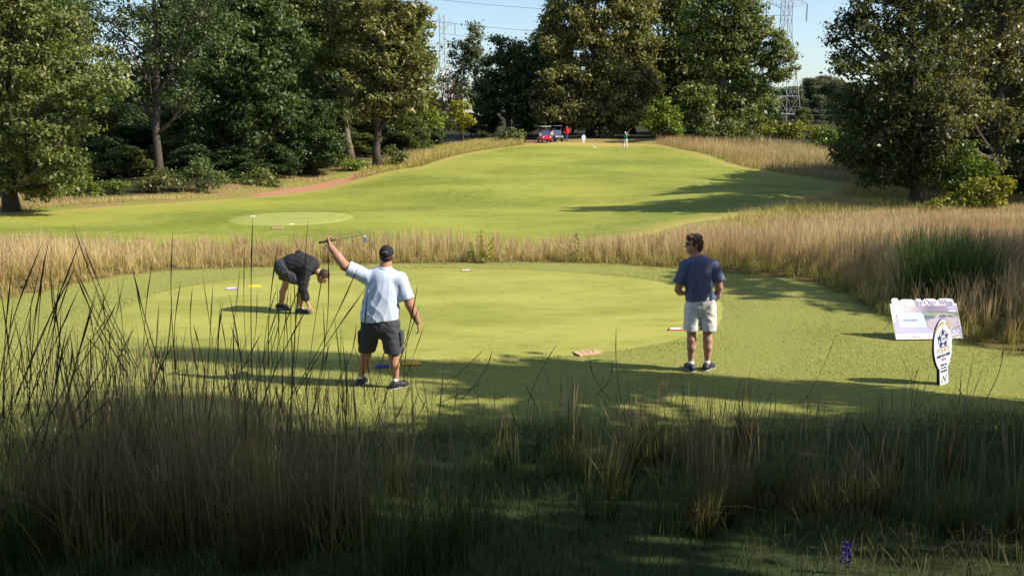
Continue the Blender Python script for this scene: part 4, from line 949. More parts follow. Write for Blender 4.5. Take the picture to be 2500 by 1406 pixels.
S.chain([(-.13, 0, 1.43), (-.33, -.02, 1.50), (-.415, -.02, 1.545), (-.51, .02, 1.655), (-.60, .05, 1.765)], [.075, .066, .060, .057, .040], .02)
hand(S, (-.615, .055, 1.785), (-.35, .25, .9), (.75, .5, 0), -1, curl=1.25, r=.0095)
S.chain([(.30, 0, 1.38), (.375, -.01, 1.16), (.405, -.01, 1.06), (.455, .03, .93), (.495, .06, .83)], [.072, .064, .058, .053, .038], .02)
hand(S, (.50, .065, .815), (.12, .15, -.95), (-1, .2, 0), -1, curl=.55, r=.0095)
hc = np.array((.115, .03, 1.675))
S.ell(hc, (.083, .100, .105), .02); S.ell(hc + (0, .035, -.06), (.064, .062, .065), .03); S.cone(hc + (0, .095, .0), hc + (0, .118, -.03), .010, .014, .012)
S.cone(hc + (-.02, .095, -.07), hc + (.02, .095, -.07), .009, .009, .01)
for q in (-1, 1): S.ell(hc + (q * .084, .0, -.012), (.012, .019, .033), .008)
S.build("body", skin2, P2)
S = SDF((-.02, -.14, 1.55), (.25, .18, 1.80), .007); S.ell(hc + (0, -.01, -.025), (.086, .095, .070), .01); S.cut(lambda x, y, z: y - .035); S.cut(lambda x, y, z: hc[2] - .075 - z)
S.build("hair", hair_d, P2)
S = SDF((-.02, -.14, 1.62), (.25, .30, 1.82), .0065); S.ell(hc + (0, -.002, .012), (.095, .113, .110), .01); S.cut(lambda x, y, z: hc[2] + .005 - z - .12 * (y - .03) * -1)
cap = S.build("cap", m_black, P2)
S = SDF((-.02, .05, 1.62), (.25, .30, 1.76), .0065); S.ell(hc + (0, .115, .012), (.075, .085, .014), .01); S.build("peak", m_black, cap)
mb = MB(); mb.tube([hc + (-.035, -.108, .030), hc + (-.018, -.112, .052), hc + (.018, -.112, .052), hc + (.035, -.108, .030)], .004, n=6); mb.build("cap_strap", m_sole, cap, smooth=True)
polo(P2, m_pale, (-.13, 0, 1.41), (-.375, -.02, 1.520), (.285, 0, 1.37), (.375, -.01, 1.13),
     [(.07, 0, 1.34), (.06, 0, 1.22), (.04, 0, 1.08), (.02, .0, .97), (.01, 0, .90)], lambda x, y, z: (.865 - z) + .012 * np.sin(8 * x), [.205, .215, .222, .230, .238],
     folds(.038, [(20, 4, 9, 0), (-16, 6, 20, 1.5), (30, 0, -4, .4)], 1, lambda x, y, z: np.clip((1.50 - z) / .25, 0.15, 1) * np.clip(.7 - x, .4, 1)), (-.50, -.32, .78), (.56, .32, 1.66), (.09, 0, 1.49), sr=.090)
S = SDF((-.03, -.16, 1.42), (.24, .18, 1.60), .006); S.cone((.085, -.005, 1.46), (.10, .0, 1.535), .106, .088, .02, (1, 1.1, 1)); S.cone((.085, 0, 1.40), (.105, .01, 1.62), .078, .070, .01, (1, 1.1, 1), sub=True); S.cut(lambda x, y, z: z - 1.535); S.cut(lambda x, y, z: 1.455 - z)
S.build("collar", m_pale, P2)
def c2(x, y, z): return (.445 + .03 * np.clip(x, 0, 1) - z) - .15 * np.clip(-x - .05, 0, 1) * -0
shorts(P2, m_char, [(.015, 0, .93), (.015, 0, .84)], [((-.10, 0, .82), (-.185, .06, .44)), ((.125, 0, .82), (.19, .0, .42))], [(.135, .112), (.138, .122)], .45,
       folds(.016, [(10, 0, 30, 0), (28, 5, 12, 1)], 2, lambda x, y, z: .35 + .65 * np.abs(np.sin(5 * z + 3 * x))), (-.36, -.26, .38), (.38, .28, .95), rw=.215)
for x_, y_ in ((-.256, .03), (.288, .0)):
    S = SDF((x_ - .10, y_ - .14, .52), (x_ + .10, y_ + .14, .76), .008); S.cone((x_, y_, .59), (x_, y_, .69), .085, .080, .01, (2.6, 1, 1)); S.cut(lambda x, y, z: np.abs(z - .64) - .085)
    S.build("cargo_pocket", m_char, P2)
shoe(P2, LA2, R(75)); shoe(P2, RA2, R(40))
# the club he holds: a thing of its own
hd = Vector((bx - .655 * .955, by + .095, 1.835))
P2.scale = (.955, 1, 1)
K = empty("golf_club", hd); tag(K, "iron golf club held up in the stocky man's raised hand", "golf club")
tipv = Vector(pt(888, 573, by + .095 + .55)) - hd
dirv = tipv.normalized(); gl = tipv.length
mb = MB(); mb.tube([-dirv * .10, dirv * gl], [.0062, .0042], n=8); mb.build("shaft", mat("graphite_shaft", (.05, .05, .06), .35, .5), K, smooth=True)
mb = MB(); mb.tube([-dirv * .13, dirv * .14], [.0145, .0105], n=10); mb.build("grip", m_rubber, K, smooth=True)
mb = MB(); e = dirv * gl; sd_ = Vector((.35, -.2, -1)).normalized(); mb.tube([e - dirv * .03, e + sd_ * .02, e + sd_ * .05], [.008, .010, .013], n=8)
mb.add([e + sd_ * .03 + Vector(v) for v in ((-.012, -.03, 0), (.012, -.03, 0), (.012, .03, 0), (-.012, .03, 0))] + [e + sd_ * .10 + Vector(v) for v in ((-.02, -.038, 0), (.014, -.038, 0), (.014, .038, 0), (-.02, .038, 0))],
       [(0, 3, 2, 1), (4, 5, 6, 7), (0, 1, 5, 4), (1, 2, 6, 5), (2, 3, 7, 6), (3, 0, 4, 7)]); mb.build("club_head", m_steel, K, bevel=.003)

# ---- man bending down to the turf
bx, by = onplane(735, 766)
P3 = empty("person", (bx, by, 0.012)); tag(P3, "man in dark pullover and shorts bending down with one hand on the turf", "person")
S = SDF((-.62, -.32, -.02), (.56, .48, 1.12), .009)
FA, RB = (-.01, .0, .09), (-.42, .28, .11)
for A, K_, Hh in ((FA, (.035, .0, .50), (-.20, .02, .80)), (RB, (-.31, .24, .50), (-.26, .20, .80))):
    A = np.array(A); K_ = np.array(K_); S.chain([A, A * .72 + K_ * .28, A * .42 + K_ * .58 + np.array([-.02, 0, 0]), A * .2 + K_ * .8, K_, np.array(Hh)], [.037, .044, .058, .058, .057, .09], .02)
    S.cone(A, A + np.array([.12, 0, -.06]), .036, .028, .02)
S.chain([(-.22, .10, .80), (-.05, .10, .86), (.14, .10, .84)], [.15, .14, .15], .05)
S.chain([(.20, .09, .80), (.30, .08, .74), (.34, .07, .70)], [.070, .060, .058], .03)
S.chain([(.17, -.06, .78), (.10, -.10, .52), (.075, -.11, .46), (.12, -.10, .28), (.155, -.10, .175)], [.060, .050, .047, .042, .030], .02)
hand(S, (.165, -.10, .165), (.62, -.05, -.75), (-.6, 0, -.6), 1, curl=.45, r=.009)
S.chain([(.13, .25, .86), (-.06, .30, 1.0), (-.04, .32, .80), (-.02, .33, .72)], [.058, .048, .044, .032], .02)
hand(S, (-.02, .33, .70), (.1, -.1, -.9), (1, 0, 0), 1, curl=.5)
hc = np.array((.40, .07, .645))
Mh = Matrix.Rotation(R(62), 3, 'Y')      # the face looks down at the turf and ahead
def hp(a, b_, c): v = Mh @ Vector((a, b_, c)); return hc + np.array(v)
Mn = np.array(Mh)
S.ell(hc, (.102, .078, .108), .02, M=Mn); S.ell(hp(.035, 0, -.058), (.062, .058, .066), .03, M=Mn)
S.cone(hp(.098, 0, .0), hp(.120, 0, -.03), .010, .014, .012); S.cone(hp(.085, -.03, .03), hp(.085, .03, .03), .013, .013, .015); S.cone(hp(.095, -.018, -.068), hp(.095, .018, -.068), .009, .009, .008)
for q in (-1, 1): S.ell(hp(-.01, q * .080, -.01), (.018, .012, .032), .008, M=Mn)
S.build("body", skin2, P3)
S = SDF((.20, -.12, .44), (.62, .26, .88), .007); S.ell(hp(-.018, 0, .024), (.106, .087, .106), .01, M=Mn)
X = np.meshgrid(*S.ax, indexing='ij'); Pl = (np.stack(X, -1) - hc) @ Mn
S.F = np.maximum(S.F, np.where((Pl[..., 0] > .045) & (Pl[..., 2] < .065), .02, -1)); S.F = np.maximum(S.F, np.where((Pl[..., 2] < -.03) & (Pl[..., 0] > -.03), .02, -1))
S.build("hair", hair_d, P3)
S = SDF((-.52, -.30, .22), (.42, .50, 1.14), .010)
S.chain([(-.26, .10, .80), (-.12, .10, .855), (.02, .10, .855), (.15, .10, .835)], [.175, .180, .185, .175], .05, (1, .95, 1))
S.cone((.15, .10, .83), (.25, .09, .775), .13, .085, .04)
S.chain([(.15, -.05, .80), (.09, -.10, .54), (.078, -.11, .46), (.115, -.10, .30), (.135, -.10, .235)], [.092, .076, .070, .060, .052], .04)
S.chain([(.13, .24, .86), (-.06, .29, 1.00), (-.05, .31, .84)], [.088, .070, .064], .04)
S.warp(folds(.014, [(14, 10, 24, 0), (-20, 6, 16, 1.5)], 1)); S.cut(lambda x, y, z: .245 - z + .0 * x)
S.build("pullover", m_black, P3)
S = SDF((-.02, -.05, .78), (.30, .26, 1.05), .009); S.chain([(.10, .10, .94), (.16, .10, .93), (.21, .10, .89)], [.045, .060, .050], .03, (1, .7, 1)); S.build("hood", m_black, P3)
S = SDF((-.48, -.22, .38), (.18, .46, 1.02), .010); S.chain([(-.27, .06, .80), (-.25, .16, .80)], [.175, .175], .05)
S.chain([(-.22, .02, .76), (-.06, .0, .60), (.015, .0, .50)], [.130, .120, .105], .03); S.chain([(-.27, .20, .76), (-.30, .235, .62), (-.315, .25, .50)], [.130, .115, .105], .03)
S.warp(folds(.014, [(10, 0, 30, 0), (28, 5, 12, 1)], 2)); S.cut(lambda x, y, z: .525 - z + .25 * np.clip(x, -1, 1) * -.4)
S.build("shorts", m_char, P3)
shoe(P3, FA, R(-5)); shoe(P3, RB, R(-8), pitch=R(12))

# ---- far figures
bx, by = hit(1527, 361, 60)
P4 = empty("person", (bx, by, Hs(bx, by))); tag(P4, "distant golfer in teal top and white trousers at the top of the swing", "person")
S = SDF((-.45, -.4, 0), (.5, .4, 1.85), .016)
for A, K_, Hh in (((-.20, 0, .08), (-.12, .04, .48), (-.08, 0, .88)), ((.17, 0, .08), (.12, .04, .48), (.08, 0, .88))): S.chain([A, K_, Hh], [.045, .058, .09], .03); S.cone(A, (A[0] + .03, A[1] - .15, .04), .045, .03, .02)
S.chain([(0, 0, .9), (-.02, -.04, 1.15), (-.04, -.08, 1.36)], [.14, .14, .15], .05); S.cone((-.05, -.08, 1.40), (-.07, -.12, 1.52), .06, .06, .03); S.ell((-.075, -.13, 1.59), (.085, .10, .11), .02); S.cone((-.08, -.22, 1.60), (-.08, -.24, 1.575), .012, .015, .01)
S.chain([(-.18, -.08, 1.38), (-.02, -.26, 1.40), (.18, -.12, 1.56)], [.055, .045, .034], .03); S.chain([(.12, -.06, 1.38), (.30, -.05, 1.32), (.20, -.10, 1.55)], [.055, .045, .034], .03)
hand(S, (.19, -.10, 1.58), (0, 0, 1), (-1, 0, 0), 1, r=.011, curl=1.1)
S.build("body", skin2, P4)
S = SDF((-.45, -.4, .8), (.5, .4, 1.6), .016); S.chain([(0, 0, .92), (-.02, -.04, 1.15), (-.04, -.08, 1.36)], [.17, .165, .175], .05); S.cone((-.18, -.08, 1.38), (-.06, -.22, 1.40), .078, .07, .03); S.cone((.12, -.06, 1.38), (.27, -.05, 1.33), .078, .07, .03); S.cut(lambda x, y, z: .90 - z)
S.build("shirt", mat("teal_cloth", (.02, .16, .15), .8, .2, noise=(12, .2)), P4)
S = SDF((-.35, -.25, .05), (.35, .25, 1.0), .016); S.cone((0, 0, .94), (0, 0, .86), .165, .165, .04)
for A, K_, Hh in (((-.19, 0, .12), (-.12, .04, .48), (-.08, 0, .86)), ((.16, 0, .12), (.12, .04, .48), (.08, 0, .86))): S.chain([A, K_, Hh], [.065, .080, .11], .03)
S.cut(lambda x, y, z: .10 - z); S.build("trousers", mat("white_trousers", (.72, .66, .60), .8, .2), P4)
S = SDF((-.25, -.35, 1.5), (.1, .05, 1.8), .014); S.ell((-.075, -.125, 1.62), (.095, .11, .10), .01); S.cut(lambda x, y, z: 1.60 - z); S.build("cap", m_white, P4)
for x_ in (-.20, .17): mb = MB(); mb.box((x_ + .02, -.07, .035), (.10, .27, .07)); mb.build("shoe", m_white, P4, bevel=.02)
K = empty("golf_club", (bx + .2, by - .1, Hs(bx, by) + 1.66)); tag(K, "slim club swung back over the distant golfer's shoulders", "golf club")
mb = MB(); mb.tube([(0, 0, 0), (.40, .45, .42)], [.012, .008], n=6); mb.build("shaft", m_steel, K); mb = MB(); mb.box((.42, .47, .40), (.08, .04, .06)); mb.build("club_head", m_steel, K, bevel=.01)

bx, by = hit(1383, 344.5, 60); by = max(by, 99)
P5 = empty("person", (bx, by, Hs(bx, by))); tag(P5, "man in bright red jacket and blue jeans standing beside the parked carts", "person")
S = SDF((-.4, -.35, 0), (.4, .35, 1.86), .016)
for q in (-1, 1): S.chain([(q * .11, 0, .08), (q * .10, .02, .48), (q * .09, 0, .9)], [.045, .058, .09], .03); S.cone((q * .11, 0, .08), (q * .13, -.14, .04), .045, .03, .02)
S.chain([(0, 0, .92), (0, 0, 1.2), (0, 0, 1.4)], [.14, .15, .15], .05, (1, 1.3, 1)); S.cone((0, 0, 1.45), (0, -.02, 1.56), .06, .06, .03); S.ell((0, -.02, 1.66), (.082, .10, .11), .02); S.cone((0, -.115, 1.66), (0, -.13, 1.635), .012, .015, .01)
for q in (-1, 1): S.chain([(q * .19, 0, 1.42), (q * .27, .0, 1.15), (q * .24, -.12, .98)], [.055, .045, .034], .03); hand(S, (q * .235, -.14, .96), (-q * .2, -.4, -.8), (-q, 0, 0), q, r=.011)
S.build("body", skin2, P5)
S = SDF((-.42, -.35, .75), (.42, .35, 1.62), .016); S.chain([(0, 0, .90), (0, 0, 1.2), (0, 0, 1.40)], [.19, .195, .19], .05, (1, 1.25, 1)); S.cone((0, 0, 1.46), (0, 0, 1.54), .09, .08, .03)
for q in (-1, 1): S.chain([(q * .19, 0, 1.40), (q * .28, .0, 1.15), (q * .25, -.10, 1.00)], [.085, .075, .060], .04)
S.warp(folds(.012, [(10, 0, 20, 0)], 3)); S.cut(lambda x, y, z: .86 - z); S.build("jacket", mat("red_cloth", (.62, .012, .012), .75, .2, noise=(9, .2)), P5)
S = SDF((-.3, -.2, .05), (.3, .2, 1.0), .016); S.cone((0, 0, .94), (0, 0, .86), .155, .155, .04, (1, 1.2, 1))
for q in (-1, 1): S.chain([(q * .11, 0, .10), (q * .10, .02, .48), (q * .09, 0, .88)], [.065, .075, .10], .03)
S.cut(lambda x, y, z: .07 - z); S.build("jeans", mat("denim", (.06, .09, .20), .8, .2, noise=(10, .3)), P5)
for q in (-1, 1): mb = MB(); mb.box((q * .12, -.05, .035), (.10, .26, .07)); mb.build("shoe", m_shoe, P5, bevel=.02)
S = SDF((-.2, -.2, 1.55), (.2, .15, 1.85), .014); S.ell((0, 0, 1.69), (.092, .108, .105), .01); S.cut(lambda x, y, z: np.where((y < -.055) & (z < 1.72), .02, -1)); S.build("hair", hair_d, P5)
# ------------------------------------------------------------------ tee markers and plates
def marker(px, py, colr, stripe, label, yaw, z=0.012, name="tee_marker", sc_=1.0, world=None):
    x, y = world if world else onplane(px, py, z)
    o = empty(name, (x, y, z), yaw); tag(o, label, "tee marker", "tee markers on the mown tees"); o.scale = (sc_,) * 3
    l, wd_, hh, c = .125, .038, .038, .035
    mb = MB(); vs = [(-l, -wd_, 0), (l, -wd_, 0), (l, wd_, 0), (-l, wd_, 0), (-l + c, -wd_ * .45, hh), (l - c, -wd_ * .45, hh), (l - c, wd_ * .45, hh), (-l + c, wd_ * .45, hh)]
    mb.add(vs, [(0, 3, 2, 1), (4, 5, 6, 7), (0, 1, 5, 4), (1, 2, 6, 5), (2, 3, 7, 6), (3, 0, 4, 7)]); mb.build("block", mat(colr[0], colr[1], .45, .4, noise=(30, .12)), o, bevel=.003)
    if stripe is not None:
        mb = MB(); f = .55                                    # a panel set 2 mm proud of the sloping near face and top
        def q(u, s_): return (u * (l - c * s_) * .93, -wd_ + (wd_ * .55) * s_ - .002, hh * s_ + .0015)
        mb.add([q(-1, f), q(1, f), q(1, 1), q(-1, 1), (l * .66, wd_ * .42, hh + .002), (-l * .66, wd_ * .42, hh + .002)], [(0, 1, 2, 3), (3, 2, 4, 5)]); mb.build("panel", stripe, o)
    return o
m_panel = mat("white_panel", (.80, .78, .80), .4, .4)
YEL = ("yellow_paint", (.78, .50, .03)); RED = ("red_paint", (.35, .025, .02)); NAVY = ("blue_paint", (.03, .07, .28)); GREY = ("grey_blue_paint", (.12, .13, .22))
marker(1004, 889, YEL, None, "yellow tee marker at the sunny edge of the tree shade, by the stocky man's shoe", R(7))
marker(937, 896, NAVY, None, "blue tee marker lying in shade between the stocky man's legs", R(4))
marker(1648, 806, RED, m_panel, "red and white tee marker near the man in slate blue polo", R(8))
marker(1138, 662.5, RED, m_panel, "red and white tee marker at the far rim of the tee", R(3))
marker(621, 700, YEL, None, "yellow tee marker on the far side of the tee beyond the bending man", R(6))
marker(565, 707, GREY, m_panel, "blue grey and white tee marker beside the far yellow one", R(7))
z2 = T2Z + .04
for px, py, lb in ((618, 529, "small white tee marker at the back of the distant front tee"), (712, 548, "small white tee marker at the near rim of the distant front tee")):
    marker(px, py, ("white_paint", (.7, .68, .6)), None, lb, R(5), world=onplane(px, py, z2), z=z2)
w_ = hit(1452, 361, 60); marker(0, 0, ("white_paint", (.8, .75, .5)), None, "pale tee marker on top of the hill between white sign and golfer", R(5), world=w_, z=Hs(*w_) + .03, sc_=1.4)
FONT = bpy.data.fonts[0] if bpy.data.fonts else None
def text_mesh(body, size, m, parent, name="lettering", loc=(0, 0, 0), rot=(0, 0, 0), ext=.001, width=None, bold=0, font_scale=(1, 1)):
    cu = bpy.data.curves.new(name, 'FONT'); cu.body = body; cu.size = size; cu.extrude = ext; cu.offset = bold; cu.align_x = 'CENTER'; cu.align_y = 'CENTER'
    o = bpy.data.objects.new(name, cu); col.objects.link(o); bpy.context.view_layer.update()
    me = bpy.data.meshes.new_from_object(o.evaluated_get(bpy.context.evaluated_depsgraph_get())); bpy.data.objects.remove(o)
    s = font_scale
    if width:
        xsz = [v.co.x for v in me.vertices]; k = width / max(1e-6, max(xsz) - min(xsz)); s = (k, s[1])
    for v in me.vertices: v.co.x *= s[0]; v.co.y *= s[1]
    me.materials.clear(); o = link(name, me, m, parent); o.location = loc; o.rotation_euler = rot; return o
def plate(x, y, z, yaw, label, s=1.0):
    o = empty("distance_plate", (x, y, z), yaw); tag(o, label, "ground plate"); o.scale = (s,) * 3
    mb = MB(); mb.box((0, 0, .004), (.40, .22, .03)); mb.build("slab", mat("tan_stone", (.50, .33, .20), .8, .2, noise=(25, .2), bump=(60, .4, .004)), o, bevel=.003)
    text_mesh("117", .19, mat("brown_paint", (.20, .08, .04), .7, .2), o, name="number", loc=(0, 0, .0205), ext=.0012, width=.26)
    mb = MB()
    for sx, sy, lx, ly in ((0, .118, .42, .016), (-.208, 0, .016, .22)): mb.box((sx, sy, .004), (lx, ly, .022))
    mb.build("dark_rim", mat("dark_brown", (.05, .045, .015), .95, .1), o)  # dark strips along the back and left sides of the slab
x, y = onplane(1434, 863); plate(x, y, .006, R(24), "tan distance plate reading 117 set into the near edge of the tee", .92)
x, y = hit(678, 559, 30); plate(x, y, Hs(x, y) + .04, R(8), "small tan plate in the grass before the distant front tee", 1.2)

# ------------------------------------------------------------------ the hole in one banner
bl = onplane(2187, 832); br = onplane(2352, 830)
wB = math.hypot(br[0] - bl[0], br[1] - bl[1]); cx, cyy = (bl[0] + br[0]) / 2, (bl[1] + br[1]) / 2
yaw = math.atan2(br[1] - bl[1], br[0] - bl[0])
B = empty("prize_banner", (cx, cyy, .02), yaw); tag(B, "wide white prize board leaning back, with car picture and cut out lettering", "sign board")
Mb = Matrix.Rotation(R(-29), 4, 'X') @ Matrix.Rotation(R(90), 4, 'X')     # board plane: local x across, y up the board, z out of the face
hB = .655
def onb(o, z=0.0): o.matrix_local = Mb @ Matrix.Translation((0, 0, z)); return o
m_board = mat("glossy_white_board", (.80, .78, .84), .22, .6)
mb = MB(); mb.box((0, hB * .44, -.006), (wB, hB * .88, .010)); onb(mb.build("panel", m_board, B, bevel=.002))
xw = wB / 2
words_ = [("A", -.93, -.72, 1.12), ("Hole", -.70, -.25, .92), ("In", -.235, -.03, .98), ("One", .0, .42, .98), ("Wins", .44, .92, 1.0)]
m_let = mat("white_letter", (.84, .82, .86), .3, .5); m_edge = mat("purple_edge", (.30, .28, .45), .4, .4)
for wd_, a, b_, hs in words_:
    mb = MB(); n = 10; hh = .105 * hs; y0 = hB * .84; P = []
    for k in range(n + 1):                       # rounded back plate behind each word
        u = k / n; P.append((xw * (a + (b_ - a) * u), y0 + hh * (1 - .28 * abs(2 * u - 1) ** 5)))
    poly = [(xw * b_, y0 - .035), ] + P[::-1] + [(xw * a, y0 - .035)]
    mb.prism(poly, -.010, .001); onb(mb.build("word_backing", m_let, B))
    o = text_mesh(wd_, .135, m_let if wd_ in ("A", "Hole") else m_edge, B, width=xw * (b_ - a) * .86, ext=.0015, bold=.004); o.matrix_local = Mb @ Matrix.Translation((xw * (a + b_) / 2, y0 + .035, .0035))  # two left words coloured white on white, as if washed out by glare
def flat(poly, m, name, z0, z1):
    mb = MB(); mb.prism(poly, z0, z1); return onb(mb.build(name, m, B))
m_fade = bpy.data.materials.new("printed_fade"); m_fade.use_nodes = True; t = m_fade.node_tree; b = t.nodes['Principled BSDF']
tc = t.nodes.new('ShaderNodeTexCoord'); sp_ = t.nodes.new('ShaderNodeSeparateXYZ'); t.links.new(tc.outputs['Generated'], sp_.inputs[0])
t.links.new(ramp_node(t, sp_.outputs['X'], [(0, (.78, .72, .80)), (.25, (.62, .52, .62)), (.55, (.22, .20, .32)), (.8, (.30, .25, .36)), (1, (.42, .38, .50))]), b.inputs['Base Color']); b.inputs['Roughness'].default_value = .25  # band fades from near white at the left to dark violet
flat([(-xw * .90, hB * .66), (xw * .98, hB * .66), (xw * .98, hB * .82), (-xw * .90, hB * .82)], m_fade, "printed_band", .000, .002)
flat([(-xw * .1, hB * .44), (xw * .98, hB * .44), (xw * .98, hB * .655), (-xw * .1, hB * .655)], mat("printed_hills", (.24, .30, .22), .3, .5, noise=(7, .5)), "printed_scene", .000, .002)
flat([(-xw * .1, hB * .50), (xw * .5, hB * .50), (xw * .2, hB * .575), (-xw * .1, hB * .585)], mat("printed_water", (.10, .14, .22), .3, .5), "printed_lake", .0022, .003)
flat([(-xw * .98, hB * .14), (xw * .99, hB * .14), (xw * .98, hB * .438), (-xw * .96, hB * .438)], mat("printed_lilac", (.50, .47, .78), .28, .5, noise=(2, .25)), "printed_ground", .000, .002)
# pictured car, flat on the board
car = [(.00, .30), (.02, .43), (.10, .48), (.26, .515), (.36, .60), (.60, .625), (.80, .60), (.93, .52), (.98, .46), (.97, .33), (.86, .25), (.70, .20), (.40, .21), (.12, .24)]
flat([(xw * x, hB * y) for x, y in car], mat("printed_car", (.48, .42, .50), .25, .5), "car_picture", .0032, .0042)
flat([(xw * x, hB * y) for x, y in ((.38, .52), (.42, .59), (.60, .605), (.64, .53))], mat("printed_glass", (.16, .15, .22), .2, .6), "car_window", .0044, .0052)
flat([(xw * x, hB * y) for x, y in ((.67, .53), (.66, .60), (.78, .585), (.86, .535))], bpy.data.materials["printed_glass"], "car_window", .0044, .0052)
for cx_, r1, r2 in ((.60, .060, .085), (.935, .045, .075)):
    for f, m_, z in ((1, bpy.data.materials["printed_glass"], .0044), (.68, mat("printed_wheel", (.55, .50, .58), .3, .5), .0054)):
        flat([(xw * cx_ + xw * r1 * f * math.cos(a * math.pi / 8), hB * (.27 if cx_ < .8 else .36) + hB * r2 * f * math.sin(a * math.pi / 8)) for a in range(16)], m_, "car_wheel", z, z + .0008)
flat([(-xw * .84, hB * .28), (-xw * .02, hB * .28), (-xw * .06, hB * .63), (-xw * .86, hB * .63)], mat("printed_box", (.60, .68, .82), .25, .6, noise=(1.2, .25)), "text_box", .0032, .0042)
o = text_mesh("FORD FUSION", .035, m_edge, B, width=xw * .40); o.matrix_local = Mb @ Matrix.Translation((-xw * .48, hB * .465, .006))
m_oval = mat("lilac_oval", (.36, .32, .72), .3, .5)
flat([(xw * .80 + xw * .14 * math.cos(a * math.pi / 12), hB * .765 + hB * .045 * math.sin(a * math.pi / 12)) for a in range(24)], m_oval, "oval_badge", .0022, .0036)
o = text_mesh("Ford", .040, m_let, B, width=xw * .14); o.matrix_local = Mb @ Matrix.Translation((xw * .80, hB * .765, .0046))
flat([(xw * .72, hB * .675), (xw * .93, hB * .675), (xw * .93, hB * .705), (xw * .72, hB * .705)], m_let, "badge_caption", .0022, .0034)
flat([(-xw * .99, 0.004), (xw * .99, 0.004), (xw * .99, hB * .137), (-xw * .99, hB * .137)], m_let, "footer_strip", .000, .002)
o = text_mesh("Fusion", .055, mat("grey_print", (.45, .44, .50), .4, .4), B, width=xw * .30); o.matrix_local = Mb @ Matrix.Translation((-xw * .42, hB * .065, .004))
o = text_mesh("ford.com", .022, bpy.data.materials["grey_print"], B, width=xw * .22); o.matrix_local = Mb @ Matrix.Translation((xw * .72, hB * .075, .004))
mb = MB()
for q in (-1, 1): mb.tube([Mb @ Vector((q * xw * .8, hB * .7, -.012)), (q * xw * .8, .62, 0)], .006, n=6)
mb.build("prop_stay", m_steel, B)
mb = MB()
for a, c_ in (((2372, 826), (2320, 790)), ((2350, 838), (2385, 805)), ((2330, 800), (2352, 830)), ((2345, 795), (2310, 815))):
    pa = pt(*a, 12.6); pb = pt(*c_, 12.75); mb.tube([pa, pa.lerp(pb, .5) + Vector((0, 0, .02)), pb], [.003, .0025, .001], n=5)
tag(mb.build("fallen_stalks", mat("dry_stalk", (.22, .17, .08), .8, .2), smooth=True), "few dry grass stalks bent across the corner of the prize board", "grass stalks")

